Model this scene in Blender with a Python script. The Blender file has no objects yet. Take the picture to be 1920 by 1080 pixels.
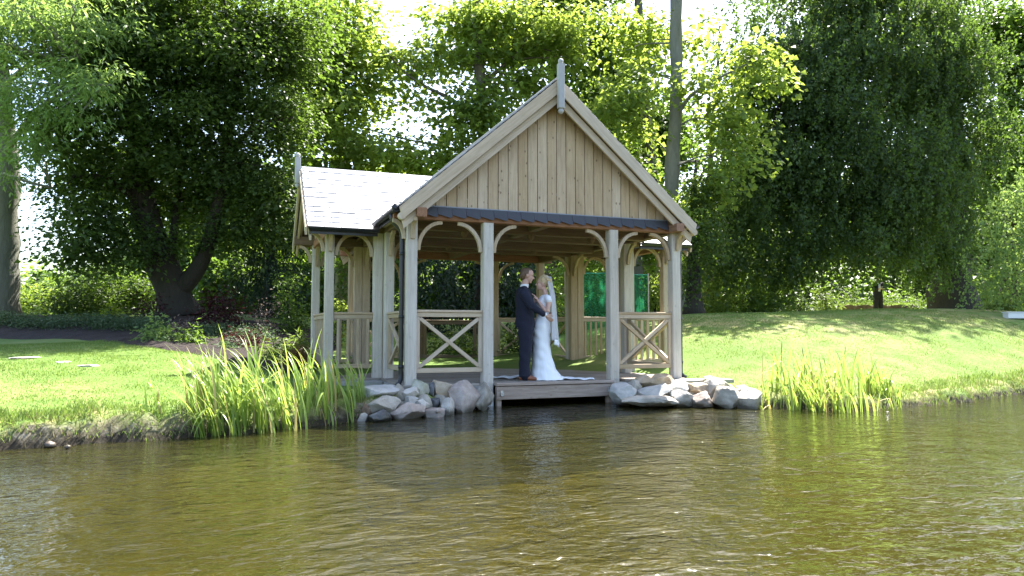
import bpy, math, random
import numpy as np
from mathutils import Matrix, Vector, Euler, noise as mnoise

random.seed(7)
rng = np.random.default_rng(11)
SC = bpy.context.scene
COL = SC.collection
R = math.radians

# ------------------------------------------------------------------ camera, sky, sun, exposure
CAM = np.array([-4.7734, -10.7368, 1.1639])
YAW, PITCH, FPX = 0.3636, 0.0588, 1360.7           # heading right of the pavilion's axis, slight upward tilt
cam_d = bpy.data.cameras.new('camera')
cam_o = bpy.data.objects.new('camera', cam_d)
COL.objects.link(cam_o)
cam_o.location = CAM
cam_o.rotation_euler = (math.pi / 2 + PITCH, 0, -YAW)
cam_d.sensor_width = 36.0
cam_d.lens = 36.0 * FPX / 1920.0
cam_d.clip_start = 0.05
cam_d.clip_end = 3000
SC.camera = cam_o

SUN_EL, SUN_AZ = R(56), R(47)                       # azimuth from +Y (back of pavilion) towards +X
world = bpy.data.worlds.new('World')
SC.world = world
world.use_nodes = True
wn, wl = world.node_tree.nodes, world.node_tree.links
sky = wn.new('ShaderNodeTexSky')
sky.sky_type = 'NISHITA'
sky.sun_disc = False
sky.sun_elevation = SUN_EL
sky.sun_rotation = SUN_AZ
sky.air_density = 1.0
sky.dust_density = 2.2
wl.new(sky.outputs[0], wn['Background'].inputs[0])
wn['Background'].inputs[1].default_value = 0.115
sun_d = bpy.data.lights.new('sun', 'SUN')
sun_d.energy = 5.0
sun_d.angle = R(0.53)
sun_d.color = (1.0, 0.955, 0.87)
sun_o = bpy.data.objects.new('sun', sun_d)
COL.objects.link(sun_o)
sdir = Vector((math.sin(SUN_AZ) * math.cos(SUN_EL), math.cos(SUN_AZ) * math.cos(SUN_EL), math.sin(SUN_EL)))
sun_o.rotation_euler = sdir.to_track_quat('Z', 'Y').to_euler()
sun_o.location = (20, 20, 30)

SC.view_settings.view_transform = 'Standard'
SC.view_settings.look = 'None'
SC.view_settings.gamma = 1.0
SC.view_settings.use_curve_mapping = False
SC.view_settings.exposure = 2.22
SC.render.engine = 'CYCLES'
SC.cycles.use_denoising = True
SC.cycles.max_bounces = 6
SC.cycles.diffuse_bounces = 3
SC.cycles.transparent_max_bounces = 12
SC.cycles.caustics_reflective = False
SC.cycles.caustics_refractive = False
SC.cycles.sample_clamp_indirect = 6.0

# ------------------------------------------------------------------ surveying helpers
_fw = np.array([math.sin(YAW) * math.cos(PITCH), math.cos(YAW) * math.cos(PITCH), math.sin(PITCH)])
_rt = np.array([math.cos(YAW), -math.sin(YAW), 0.0])
_up = np.cross(_rt, _fw)


def ray(x, y):
    return _fw + _rt * (x - 960) / FPX + _up * (540 - y) / FPX


def at(x, y, d):                                    # a point seen at photo pixel (x, y), d metres deep
    return CAM + d * ray(x, y)


def onz(x, y, z):
    r = ray(x, y)
    return CAM + r * (z - CAM[2]) / r[2]


# ------------------------------------------------------------------ object helpers
WM = {}


def tag(o, label=None, cat=None, group=None, kind=None):
    if label: o['label'] = label
    if cat: o['category'] = cat
    if group: o['group'] = group
    if kind: o['kind'] = kind
    return o


def place(o, M, parent=None):
    COL.objects.link(o)
    WM[o.name] = M.copy()
    if parent is not None:
        o.parent = parent
        o.matrix_parent_inverse = WM[parent.name].inverted()
    o.matrix_basis = M
    return o


def empty(name, loc=(0, 0, 0), parent=None, rz=0.0):
    o = bpy.data.objects.new(name, None)
    o.empty_display_size = 0.2
    return place(o, Matrix.Translation(Vector(loc)) @ Matrix.Rotation(rz, 4, 'Z'), parent)


def mesh_from(name, V, F, mat=None, smooth=False):
    me = bpy.data.meshes.new(name)
    me.from_pydata([tuple(map(float, v)) for v in V], [], [tuple(f) for f in F])
    if smooth:
        me.polygons.foreach_set('use_smooth', [True] * len(me.polygons))
    if mat: me.materials.append(mat)
    me.update()
    return me


def obj(name, me, M=None, parent=None):
    return place(bpy.data.objects.new(name, me), M if M is not None else Matrix.Identity(4), parent)


def cbox_data(w, d, l, c=0.006):
    """chamfered timber: section w (x) by d (y), length l along +z, chamfers on the long edges"""
    c = min(c, w * .3, d * .3)
    a, b = w / 2, d / 2
    ring = [(-a + c, -b), (a - c, -b), (a, -b + c), (a, b - c), (a - c, b), (-a + c, b), (-a, b - c), (-a, -b + c)]
    V = [(x, y, 0) for x, y in ring] + [(x, y, l) for x, y in ring]
    F = [(i, (i + 1) % 8, 8 + (i + 1) % 8, 8 + i) for i in range(8)]
    F += [tuple(range(7, -1, -1)), tuple(range(8, 16))]
    return V, F


_tc = {}


def timber(name, p0, p1, w, d, mat, parent, up=(0, 0, 1), c=0.006, side=None):
    """a straight piece of timber from p0 to p1; d is measured along `up`, w across"""
    p0, p1 = Vector(p0), Vector(p1)
    z = (p1 - p0)
    l = z.length
    z.normalize()
    u = Vector(up)
    if abs(u.dot(z)) > .98: u = Vector((0, 1, 0))
    x = u.cross(z).normalized()
    y = z.cross(x).normalized()
    k = (round(w, 4), round(d, 4), round(l, 3), mat.name, round(c, 4))
    me = _tc.get(k)
    if me is None:
        V, F = cbox_data(w, d, l, c)
        me = _tc[k] = mesh_from(name, V, F, mat)
    M = Matrix(((x.x, y.x, z.x, p0.x), (x.y, y.y, z.y, p0.y), (x.z, y.z, z.z, p0.z), (0, 0, 0, 1)))
    return obj(name, me, M, parent)


def np_mesh(name, V, tris, mat, attrs=None, smooth=False):
    V = np.asarray(V, np.float32)
    T = np.asarray(tris, np.int32)
    me = bpy.data.meshes.new(name)
    me.vertices.add(len(V))
    me.vertices.foreach_set('co', V.ravel())
    k = T.shape[1]
    me.loops.add(T.size)
    me.loops.foreach_set('vertex_index', T.ravel())
    me.polygons.add(len(T))
    me.polygons.foreach_set('loop_start', np.arange(0, T.size, k, dtype=np.int32))
    if smooth:
        me.polygons.foreach_set('use_smooth', np.ones(len(T), bool))
    for an, av in (attrs or {}).items():
        a = me.attributes.new(an, 'FLOAT', 'POINT')
        a.data.foreach_set('value', np.asarray(av, np.float32))
    me.materials.append(mat)
    me.update(calc_edges=True)
    me.validate()
    return me


# ------------------------------------------------------------------ materials
def newmat(name):
    m = bpy.data.materials.new(name)
    m.use_nodes = True
    nt = m.node_tree
    return m, nt.nodes, nt.links, nt.nodes['Principled BSDF']


def ramp(N, stops, interp='LINEAR'):
    r = N.new('ShaderNodeValToRGB')
    r.color_ramp.interpolation = interp
    e = r.color_ramp.elements
    while len(e) > 1: e.remove(e[-1])
    e[0].position, e[0].color = stops[0][0], (*stops[0][1], 1)
    for p, c in stops[1:]:
        x = e.new(p)
        x.color = (*c, 1)
    return r


def mixc(N, L, fac, a, b, mode='MIX'):
    m = N.new('ShaderNodeMix')
    m.data_type = 'RGBA'
    m.blend_type = mode
    for sock, v in ((m.inputs[0], fac), (m.inputs[6], a), (m.inputs[7], b)):
        if hasattr(v, 'is_output'): L.new(v, sock)
        elif isinstance(v, (int, float)): sock.default_value = v
        else: sock.default_value = (*v, 1)
    return m.outputs[2]


def math_(N, L, op, a, b=None, c=None):
    m = N.new('ShaderNodeMath')
    m.operation = op
    for s, v in zip(m.inputs, (a, b, c)):
        if v is None: continue
        if hasattr(v, 'is_output'): L.new(v, s)
        else: s.default_value = v
    return m.outputs[0]


def obj_coords(N, L, scale=(1, 1, 1), rnd=True):
    tc = N.new('ShaderNodeTexCoord')
    mp = N.new('ShaderNodeMapping')
    mp.inputs['Scale'].default_value = scale
    L.new(tc.outputs['Object'], mp.inputs['Vector'])
    if rnd:
        oi = N.new('ShaderNodeObjectInfo')
        v = N.new('ShaderNodeCombineXYZ')
        k = math_(N, L, 'MULTIPLY', oi.outputs['Random'], 71.0)
        for i in range(3): L.new(k, v.inputs[i])
        L.new(v.outputs[0], mp.inputs['Location'])
    return mp.outputs[0]


def noise(N, L, vec, scale, detail=4, rough=.55, dist=0.0):
    n = N.new('ShaderNodeTexNoise')
    n.inputs['Scale'].default_value = scale
    n.inputs['Detail'].default_value = detail
    n.inputs['Roughness'].default_value = rough
    n.inputs['Distortion'].default_value = dist
    if vec is not None: L.new(vec, n.inputs['Vector'])
    return n.outputs[0]


def bump(N, L, h, strength, dist, to):
    b = N.new('ShaderNodeBump')
    b.inputs['Strength'].default_value = strength
    b.inputs['Distance'].default_value = dist
    L.new(h, b.inputs['Height'])
    L.new(b.outputs[0], to)
    return b


def wood(name, a, b, dark, knots=0.0, vary=.25, rough=.72):
    m, N, L, P = newmat(name)
    v = obj_coords(N, L, (1, 1, .06))
    g = noise(N, L, v, 38, 6, .65, .6)
    g2 = noise(N, L, obj_coords(N, L, (1, 1, .25)), 6, 4, .6)
    gr = ramp(N, [(.34, (0, 0, 0)), (.66, (1, 1, 1))])
    L.new(g, gr.inputs[0])
    c = mixc(N, L, gr.outputs[0], a, tuple(x * .92 for x in b))
    c = mixc(N, L, math_(N, L, 'MULTIPLY', g2, .55), c, dark, 'MULTIPLY')
    oi = N.new('ShaderNodeObjectInfo')
    hv = N.new('ShaderNodeHueSaturation')
    L.new(math_(N, L, 'MULTIPLY_ADD', oi.outputs['Random'], vary, 1 - vary / 2), hv.inputs['Value'])
    L.new(math_(N, L, 'MULTIPLY_ADD', oi.outputs['Random'], -.25, 1.1), hv.inputs['Saturation'])
    L.new(c, hv.inputs['Color'])
    c = hv.outputs[0]
    if knots:
        vo = N.new('ShaderNodeTexVoronoi')
        vo.inputs['Scale'].default_value = 9.5
        L.new(obj_coords(N, L, (1, 1, .62)), vo.inputs['Vector'])
        k = ramp(N, [(0.0, (1, 1, 1)), (.09, (.75, .75, .75)), (.16, (0, 0, 0))])
        L.new(vo.outputs['Distance'], k.inputs[0])
        c = mixc(N, L, math_(N, L, 'MULTIPLY', k.outputs[0], knots), c, (.13, .075, .035))
    # weather stains
    st = noise(N, L, obj_coords(N, L, (1, 1, .4)), 3.2, 5, .7)
    sr = ramp(N, [(.42, (0, 0, 0)), (.75, (1, 1, 1))])
    L.new(st, sr.inputs[0])
    c = mixc(N, L, math_(N, L, 'MULTIPLY', sr.outputs[0], .32), c, (.42, .39, .35), 'MULTIPLY')
    L.new(c, P.inputs['Base Color'])
    P.inputs['Roughness'].default_value = rough
    bump(N, L, g, .25, .004, P.inputs['Normal'])
    return m


def plain(name, col, rough=.6, metal=0.0, var=.12, scale=12, bmp=0.0, spec=None):
    m, N, L, P = newmat(name)
    n = noise(N, L, obj_coords(N, L), scale, 5, .6)
    lo = tuple(x * (1 - var) for x in col)
    hi = tuple(min(1, x * (1 + var)) for x in col)
    L.new(mixc(N, L, n, lo, hi), P.inputs['Base Color'])
    P.inputs['Roughness'].default_value = rough
    P.inputs['Metallic'].default_value = metal
    if spec is not None: P.inputs['Specular IOR Level'].default_value = spec
    if bmp: bump(N, L, n, bmp, .01, P.inputs['Normal'])
    return m


def leafmat(name, dark, light, trans, tfac=.42, rough=.5):
    """leaf: matt reflecting face, light shining through; tint varies from leaf to leaf"""
    m, N, L, P = newmat(name)
    a = N.new('ShaderNodeAttribute')
    a.attribute_name = 'tint'
    c = mixc(N, L, a.outputs['Fac'], dark, light)
    L.new(c, P.inputs['Base Color'])
    P.inputs['Roughness'].default_value = rough
    P.inputs['Specular IOR Level'].default_value = .3
    t = N.new('ShaderNodeBsdfTranslucent')
    L.new(mixc(N, L, a.outputs['Fac'], tuple(x * .7 for x in trans), trans), t.inputs['Color'])
    mx = N.new('ShaderNodeMixShader')
    mx.inputs[0].default_value = tfac
    L.new(P.outputs[0], mx.inputs[1])
    L.new(t.outputs[0], mx.inputs[2])
    L.new(mx.outputs[0], N['Material Output'].inputs[0])
    return m


def bark(name, a, b, sc=9):
    m, N, L, P = newmat(name)
    v = obj_coords(N, L, (1, 1, .22))
    g = noise(N, L, v, sc, 7, .7, .8)
    r = ramp(N, [(.3, a), (.7, b)])
    L.new(g, r.inputs[0])
    g2 = noise(N, L, obj_coords(N, L), 1.3, 4, .6)
    L.new(mixc(N, L, math_(N, L, 'MULTIPLY', g2, .5), r.outputs[0], tuple(min(1, x * 1.1) for x in (b[0], b[1] * 1.15, b[2] * .7))), P.inputs['Base Color'])
    P.inputs['Roughness'].default_value = .9
    bump(N, L, g, .8, .05, P.inputs['Normal'])
    return m


def stone(name, a, b, c):
    m, N, L, P = newmat(name)
    v = obj_coords(N, L)
    g = noise(N, L, v, 3.2, 8, .68, .4)
    r = ramp(N, [(.3, a), (.52, b), (.72, c)])
    L.new(g, r.inputs[0])
    sp = noise(N, L, v, 40, 4, .7)
    col = mixc(N, L, math_(N, L, 'MULTIPLY', sp, .35), r.outputs[0], (.2, .19, .17), 'MULTIPLY')
    # damp foot near the water line
    ge = N.new('ShaderNodeNewGeometry')
    sx = N.new('ShaderNodeSeparateXYZ')
    L.new(ge.outputs['Position'], sx.inputs[0])
    wet = N.new('ShaderNodeMapRange')
    wet.inputs[1].default_value, wet.inputs[2].default_value = .12, .04
    L.new(math_(N, L, 'ADD', sx.outputs[2], math_(N, L, 'MULTIPLY_ADD', g, .12, -.06)), wet.inputs[0])
    col = mixc(N, L, math_(N, L, 'MULTIPLY', wet.outputs[0], .7), col, (.05, .047, .035))
    L.new(col, P.inputs['Base Color'])
    L.new(math_(N, L, 'MULTIPLY_ADD', wet.outputs[0], -.5, .85), P.inputs['Roughness'])
    bump(N, L, math_(N, L, 'ADD', g, math_(N, L, 'MULTIPLY', sp, .25)), .7, .03, P.inputs['Normal'])
    return m


M_POST = wood('oak post', (.69, .63, .555), (.59, .53, .455), (.62, .58, .52), .25, .12)
M_OAK = wood('oak trim', (.60, .475, .325), (.47, .36, .235), (.62, .56, .47), .3, .18)
M_BOARD = wood('gable board', (.66, .51, .345), (.54, .40, .255), (.76, .66, .53), .9, .24)
M_BARGE = wood('barge board', (.67, .55, .41), (.56, .445, .315), (.7, .63, .55), .15, .06)
M_BEAM = wood('red oak beam', (.40, .215, .12), (.26, .125, .065), (.55, .42, .33), .2, .2)
M_INNER = wood('roof timber', (.22, .15, .088), (.14, .092, .052), (.6, .5, .4), .3, .25)  # interior shade painted in: inner oak coloured darker than the outside timber
M_DECK = wood('deck plank', (.38, .33, .28), (.28, .235, .195), (.6, .56, .5), .2, .3)
M_DOCK = wood('dock fascia', (.54, .43, .35), (.36, .275, .215), (.5, .44, .4), .5, .2)
M_FINIAL = plain('finial grey paint', (.40, .39, .39), .6, 0, .1, 14)
M_BLACK = plain('black plastic gutter', (.012, .013, .017), .35, 0, .2)
M_STEEL = plain('galvanised steel', (.45, .46, .47), .4, .85, .15)
M_SHOE = plain('post shoe', (.55, .57, .6), .55, .2, .1)
M_PLINTH = plain('plinth stone', (.30, .285, .265), .85, 0, .3, 9, .3)
M_LEAD = plain('ridge lead', (.20, .22, .27), .45, 0, .15, 10, 0, .6)


def slate_mat(name, col, rough, vary):
    m, N, L, P = newmat(name)
    oi = N.new('ShaderNodeObjectInfo')
    n = noise(N, L, obj_coords(N, L), 16, 6, .7)
    c = mixc(N, L, n, tuple(x * .8 for x in col), tuple(min(1, x * 1.2) for x in col))
    h = N.new('ShaderNodeHueSaturation')
    L.new(c, h.inputs['Color'])
    L.new(math_(N, L, 'MULTIPLY_ADD', oi.outputs['Random'], vary, 1 - vary / 2), h.inputs['Value'])
    L.new(h.outputs[0], P.inputs['Base Color'])
    L.new(math_(N, L, 'MULTIPLY_ADD', oi.outputs['Random'], .12, rough), P.inputs['Roughness'])
    P.inputs['Specular IOR Level'].default_value = .9
    bump(N, L, n, .25, .004, P.inputs['Normal'])
    return m


M_SLATE = slate_mat('roof slate', (.34, .345, .365), .42, .25)
M_APRON = slate_mat('apron slate', (.028, .031, .042), .7, .3)

M_LEAF_DARK = leafmat('leaf dark green', (.020, .038, .014), (.068, .108, .03), (.20, .32, .04), .42)
M_LEAF_BEECH = leafmat('leaf beech', (.019, .038, .014), (.07, .118, .034), (.20, .33, .045), .40)
M_LEAF_BRIGHT = leafmat('leaf bright', (.040, .078, .020), (.15, .22, .05), (.46, .60, .085), .5)
M_LEAF_ASH = leafmat('leaf ash', (.07, .13, .045), (.17, .26, .10), (.42, .60, .13), .48)
M_LEAF_LIME = leafmat('leaf lime', (.10, .16, .02), (.22, .28, .04), (.50, .62, .05), .45)
M_LEAF_SHRUB = leafmat('leaf shrub', (.04, .08, .018), (.10, .165, .035), (.25, .40, .05), .42)
M_LEAF_COPPER = leafmat('leaf copper', (.022, .008, .010), (.055, .018, .020), (.10, .022, .022), .3)
M_LEAF_BLUE = leafmat('leaf grey green', (.05, .085, .04), (.12, .17, .09), (.16, .26, .09), .3)
M_LEAF_PINK = leafmat('leaf pale pink', (.22, .15, .12), (.36, .27, .22), (.4, .3, .22), .3)
M_LEAF_FERN = leafmat('leaf fern', (.05, .10, .02), (.12, .17, .04), (.28, .40, .06), .4)
M_LEAF_RUST = leafmat('leaf rust', (.14, .08, .03), (.24, .15, .05), (.35, .22, .06), .35)
M_LEAF_CONIFER = leafmat('leaf conifer', (.010, .024, .016), (.028, .055, .032), (.05, .10, .04), .25)
M_RED = leafmat('flower red', (.22, .010, .012), (.40, .03, .03), (.4, .03, .02), .3)
M_IRIS = leafmat('iris leaf', (.13, .22, .04), (.29, .38, .10), (.50, .66, .12), .45, .35)
M_IRISDRY = leafmat('iris leaf straw', (.33, .27, .10), (.5, .44, .2), (.5, .42, .15), .35, .6)
M_GRASS = leafmat('grass blade', (.095, .165, .034), (.165, .235, .06), (.30, .43, .08), .42)
M_GRASSDRY = leafmat('grass straw', (.20, .19, .07), (.38, .33, .16), (.4, .36, .14), .3)
M_BARK = bark('bark grey brown', (.045, .037, .03), (.13, .11, .09))
M_BARK_GREY = bark('bark grey', (.09, .086, .08), (.20, .19, .18), 6)
M_BARK_DARK = bark('bark dark', (.014, .011, .009), (.04, .033, .027))


def ground_material():
    m, N, L, P = newmat('lawn and bank')
    tc = N.new('ShaderNodeTexCoord')
    v = tc.outputs['Object']
    n1 = noise(N, L, v, .55, 5, .6)
    n2 = noise(N, L, v, 4.5, 6, .7)
    n3 = noise(N, L, v, 45, 4, .75)
    r = ramp(N, [(.30, (.072, .145, .028)), (.52, (.112, .190, .042)), (.72, (.175, .228, .068))])
    L.new(math_(N, L, 'ADD', math_(N, L, 'MULTIPLY', n1, .45), math_(N, L, 'MULTIPLY', n2, .55)), r.inputs[0])
    c = mixc(N, L, math_(N, L, 'MULTIPLY', n3, .6), r.outputs[0], (.55, .58, .42), 'MULTIPLY')
    c = mixc(N, L, .25, c, (.16, .24, .035))

    def attr(nm):
        a = N.new('ShaderNodeAttribute')
        a.attribute_name = nm
        return a.outputs['Fac']

    dryn = ramp(N, [(.40, (0, 0, 0)), (.62, (1, 1, 1))])
    L.new(noise(N, L, v, 1.6, 6, .7), dryn.inputs[0])
    c = mixc(N, L, math_(N, L, 'MULTIPLY', attr('dry'), dryn.outputs[0]), c, (.30, .265, .115))
    mudr = ramp(N, [(.33, (.03, .024, .016)), (.52, (.13, .11, .075)), (.68, (.30, .27, .21))])
    L.new(noise(N, L, v, 9, 7, .75), mudr.inputs[0])
    c = mixc(N, L, attr('mud'), c, mudr.outputs[0])
    bedr = ramp(N, [(.3, (.060, .050, .014)), (.55, (.145, .115, .03)), (.75, (.25, .20, .06))])
    L.new(noise(N, L, v, 2.2, 7, .7), bedr.inputs[0])
    ge = N.new('ShaderNodeNewGeometry')
    sx = N.new('ShaderNodeSeparateXYZ')
    L.new(ge.outputs['Position'], sx.inputs[0])
    wet = N.new('ShaderNodeMapRange')
    wet.inputs[1].default_value, wet.inputs[2].default_value = .13, .05
    L.new(math_(N, L, 'ADD', sx.outputs[2], math_(N, L, 'MULTIPLY_ADD', n2, .14, -.07)), wet.inputs[0])
    c = mixc(N, L, math_(N, L, 'MULTIPLY', wet.outputs[0], .88), c, (.018, .014, .009))
    c = mixc(N, L, attr('bed'), c, bedr.outputs[0])
    L.new(c, P.inputs['Base Color'])
    P.inputs['Roughness'].default_value = .9
    P.inputs['Specular IOR Level'].default_value = .2
    bump(N, L, math_(N, L, 'ADD', n3, math_(N, L, 'MULTIPLY', n2, 1.2)), .45, .03, P.inputs['Normal'])
    return m


def water_material():
    m, N, L, P = newmat('pond water')
    N.remove(P)
    tc = N.new('ShaderNodeTexCoord')

    def mp(sc, rot):
        q = N.new('ShaderNodeMapping')
        q.inputs['Scale'].default_value = sc
        q.inputs['Rotation'].default_value = (0, 0, rot)
        L.new(tc.outputs['Object'], q.inputs['Vector'])
        return q.outputs[0]

    a = noise(N, L, mp((.75, 1.2, 1), R(-26)), 4.2, 3, .5, .5)
    b = noise(N, L, mp((.85, 1.2, 1), R(8)), 12, 3, .55, .3)
    gust = ramp(N, [(.38, (.65, .65, .65)), (.62, (1, 1, 1))])
    L.new(noise(N, L, mp((.7, 1, 1), R(-30)), .45, 3, .6), gust.inputs[0])
    c = noise(N, L, mp((1, 1.2, 1), R(-40)), 1.3, 2, .5)
    h = math_(N, L, 'ADD', math_(N, L, 'MULTIPLY', a, 1.0), math_(N, L, 'ADD', math_(N, L, 'MULTIPLY', b, .50), math_(N, L, 'MULTIPLY', c, 1.1)))
    h = math_(N, L, 'MULTIPLY', h, gust.outputs[0])
    bp = N.new('ShaderNodeBump')
    bp.inputs['Strength'].default_value = 1.0
    bp.inputs['Distance'].default_value = .040
    L.new(h, bp.inputs['Height'])
    gl = N.new('ShaderNodeBsdfGlossy')
    gl.inputs['Roughness'].default_value = .03
    gl.inputs['Color'].default_value = (.95, .97, 1, 1)
    L.new(bp.outputs[0], gl.inputs['Normal'])
    tr = N.new('ShaderNodeBsdfTransparent')
    tr.inputs['Color'].default_value = (.56, .55, .25, 1)
    df = N.new('ShaderNodeBsdfDiffuse')
    df.inputs['Color'].default_value = (.040, .038, .010, 1)
    m1 = N.new('ShaderNodeMixShader')
    m1.inputs[0].default_value = .42
    L.new(tr.outputs[0], m1.inputs[1])
    L.new(df.outputs[0], m1.inputs[2])
    fr = N.new('ShaderNodeFresnel')
    fr.inputs['IOR'].default_value = 1.333
    L.new(bp.outputs[0], fr.inputs['Normal'])
    m2 = N.new('ShaderNodeMixShader')
    L.new(fr.outputs[0], m2.inputs[0])
    L.new(m1.outputs[0], m2.inputs[1])
    L.new(gl.outputs[0], m2.inputs[2])
    L.new(m2.outputs[0], N['Material Output'].inputs[0])
    return m


def mulch_material():
    m, N, L, P = newmat('bark mulch')
    tc = N.new('ShaderNodeTexCoord')
    n = noise(N, L, tc.outputs['Object'], 22, 6, .8)
    r = ramp(N, [(.32, (.014, .008, .006)), (.55, (.026, .014, .011)), (.70, (.055, .031, .025)), (.8, (.22, .16, .13))])
    L.new(n, r.inputs[0])
    L.new(r.outputs[0], P.inputs['Base Color'])
    P.inputs['Roughness'].default_value = .95
    bump(N, L, n, 1.0, .06, P.inputs['Normal'])
    return m


M_GROUND, M_WATER, M_MULCH = ground_material(), water_material(), mulch_material()

# ------------------------------------------------------------------ terrain
SHORE = [(-60, -14), (-20, -6.5), (-11, -3.6), (-7.55, -2.75), (-6.89, -2.36), (-6.4, -2.34), (-5.98, -2.2), (-5.6, -2.2), (-5.24, -2.06), (-4.42, -1.94),
         (-3.79, -1.62), (-3.15, -1.27), (-2.33, -1.0), (-1.45, -.55), (-1.12, -.28), (-1.08, 1.4), (1.02, 1.4), (1.0, -.45),
         (1.65, -1.1), (2.66, -1.6), (3.28, -2.38), (3.9, -2.6), (4.45, -2.6), (5.3, -2.5), (6.23, -2.24), (7.3, -2.0), (8.69, -1.6), (12.5, -1.0),
         (22, -1.5), (60, -8), (75, -60), (-75, -60)]
_S = np.array(SHORE, float)


def shore_dist(X, Y):
    """distance to the water's edge, positive on land"""
    P = np.stack([X, Y], -1)
    best = np.full(X.shape, 1e9)
    inside = np.zeros(X.shape, bool)
    n = len(_S)
    for i in range(n):
        a, b = _S[i], _S[(i + 1) % n]
        ab = b - a
        t = np.clip(((P - a) @ ab) / (ab @ ab), 0, 1)
        d = np.hypot(P[..., 0] - a[0] - t * ab[0], P[..., 1] - a[1] - t * ab[1])
        best = np.minimum(best, d)
        c = ((a[1] > Y) != (b[1] > Y))
        with np.errstate(divide='ignore', invalid='ignore'):
            xi = (b[0] - a[0]) * (Y - a[1]) / (b[1] - a[1] + 1e-12) + a[0]
        inside ^= c & (X < xi)
    return np.where(inside, -best, best)


CTRL = [(-9, -2.6, .30), (-7.2, -1.9, .27), (-6.2, -1.6, .27), (-5, -1.4, .27), (-3.8, -1.0, .26), (-2.5, -.3, .26), (2.6, -.6, .29),
        (-3.5, 1.6, .31), (3.4, 1.2, .42), (-3.6, 4.3, .55), (3.6, 4.4, .78), (0, 6.3, .55), (0, 3, .3),
        (-9.92, 9.46, .98), (-7.97, 7.64, .97), (-6.67, 5.54, .88), (-5.13, 3.36, .68), (-4.1, 2.12, .45),
        (-10.7, 12.94, 1.46), (-8.1, 11.94, 1.49), (-6.18, 11.2, 1.58), (-3, 10, 1.3), (-11.7, 18.7, 1.55), (-8.3, 14.1, 1.6), (-14, 6, .8), (-16, 12, 1.4), (-20, 0, .5),
        (6.42, 5.34, 1.56), (9.07, 5.4, 1.63), (11.13, 4.61, 1.68), (13.19, 3.83, 1.68), (15.4, 3.0, 1.61), (19, 2.2, 1.4),
        (4.6, 2.6, .95), (6.3, 1.6, 1.0), (9, 1.6, 1.10), (12, 1.4, 1.12), (3.6, -1.9, .15), (5, -1.9, .16), (7, -1.4, .18), (9.5, -.9, .22), (14, -.2, .42),
        (12, 9, 1.72), (18, 8, 1.70), (20, 12, 1.68), (23, 10.8, 1.7), (9.5, 9.5, 1.68), (4, 10, 1.35), (0, 14, 1.55), (-4, 18, 1.6), (6, 18, 1.65), (15, 20, 1.7), (28, 18, 1.7),
        (-25, 25, 1.6), (0, 35, 1.7), (30, 35, 1.7), (40, 5, 1.5), (-30, 10, 1.3)]
_C = np.array(CTRL, float)


def _phi(r): return np.where(r > 1e-9, r * r * np.log(np.maximum(r, 1e-9)), 0)


_n = len(_C)
_A = np.zeros((_n + 3, _n + 3))
_A[:_n, :_n] = _phi(np.hypot(_C[:, None, 0] - _C[None, :, 0], _C[:, None, 1] - _C[None, :, 1])) + np.eye(_n) * .4
_A[:_n, _n], _A[:_n, _n + 1:] = 1, _C[:, :2]
_A[_n, :_n], _A[_n + 1:, :_n] = 1, _C[:, :2].T
_W = np.linalg.solve(_A, np.concatenate([_C[:, 2], np.zeros(3)]))


def lawn_z(X, Y):
    Z = _W[_n] + _W[_n + 1] * X + _W[_n + 2] * Y
    for i in range(_n):
        Z = Z + _W[i] * _phi(np.hypot(X - _C[i, 0], Y - _C[i, 1]))
    far = np.clip((np.hypot(X - 2, Y - 6) - 22) / 20, 0, 1)
    return np.clip(Z, .15, 2.2) * (1 - far) + 1.65 * far


def vnoise(X, Y, s, seed=0):
    """cheap smooth value noise"""
    x, y = X * s + seed * 17.3, Y * s + seed * 9.1
    xi, yi = np.floor(x).astype(int), np.floor(y).astype(int)
    fx, fy = x - xi, y - yi
    fx, fy = fx * fx * (3 - 2 * fx), fy * fy * (3 - 2 * fy)
    h = lambda a, b: (np.sin(a * 127.1 + b * 311.7 + seed * 74.7) * 43758.5453) % 1.0
    return (h(xi, yi) * (1 - fx) + h(xi + 1, yi) * fx) * (1 - fy) + (h(xi, yi + 1) * (1 - fx) + h(xi + 1, yi + 1) * fx) * fy


def ss(a, b, x):
    t = np.clip((x - a) / (b - a), 0, 1)
    return t * t * (3 - 2 * t)


def ground_full(X, Y):
    d = shore_dist(X, Y) + (vnoise(X, Y, 2.3, 3) - .5) * .22 + (vnoise(X, Y, 7, 5) - .5) * .09
    lz = lawn_z(X, Y)
    bank = ss(-.03, .30, d)
    land = -.10 + (lz + .10) * bank + ss(.1, .35, d) * (vnoise(X, Y, 1.1, 1) - .5) * .035
    land += ss(0, .12, d) * (1 - ss(.35, .7, d)) * (vnoise(X, Y, 7, 8) - .5) * .16
    bed = -.10 - .75 * (1 - np.exp(np.minimum(d, 0) / 1.6)) + (vnoise(X, Y, 1.7, 4) - .5) * .06
    return np.where(d > -.03, land, bed), d


def gz(x, y):
    return float(ground_full(np.array([float(x)]), np.array([float(y)]))[0][0])


def axis_(lo, hi, st, far):
    core = np.arange(lo, hi + 1e-6, st)
    out, s, x = [], st, hi
    while x < far:
        s *= 1.35
        x += s
        out.append(x)
    left, s, x = [], st, lo
    while x > -far:
        s *= 1.35
        x -= s
        left.append(x)
    return np.concatenate([left[::-1], core, out])


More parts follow.
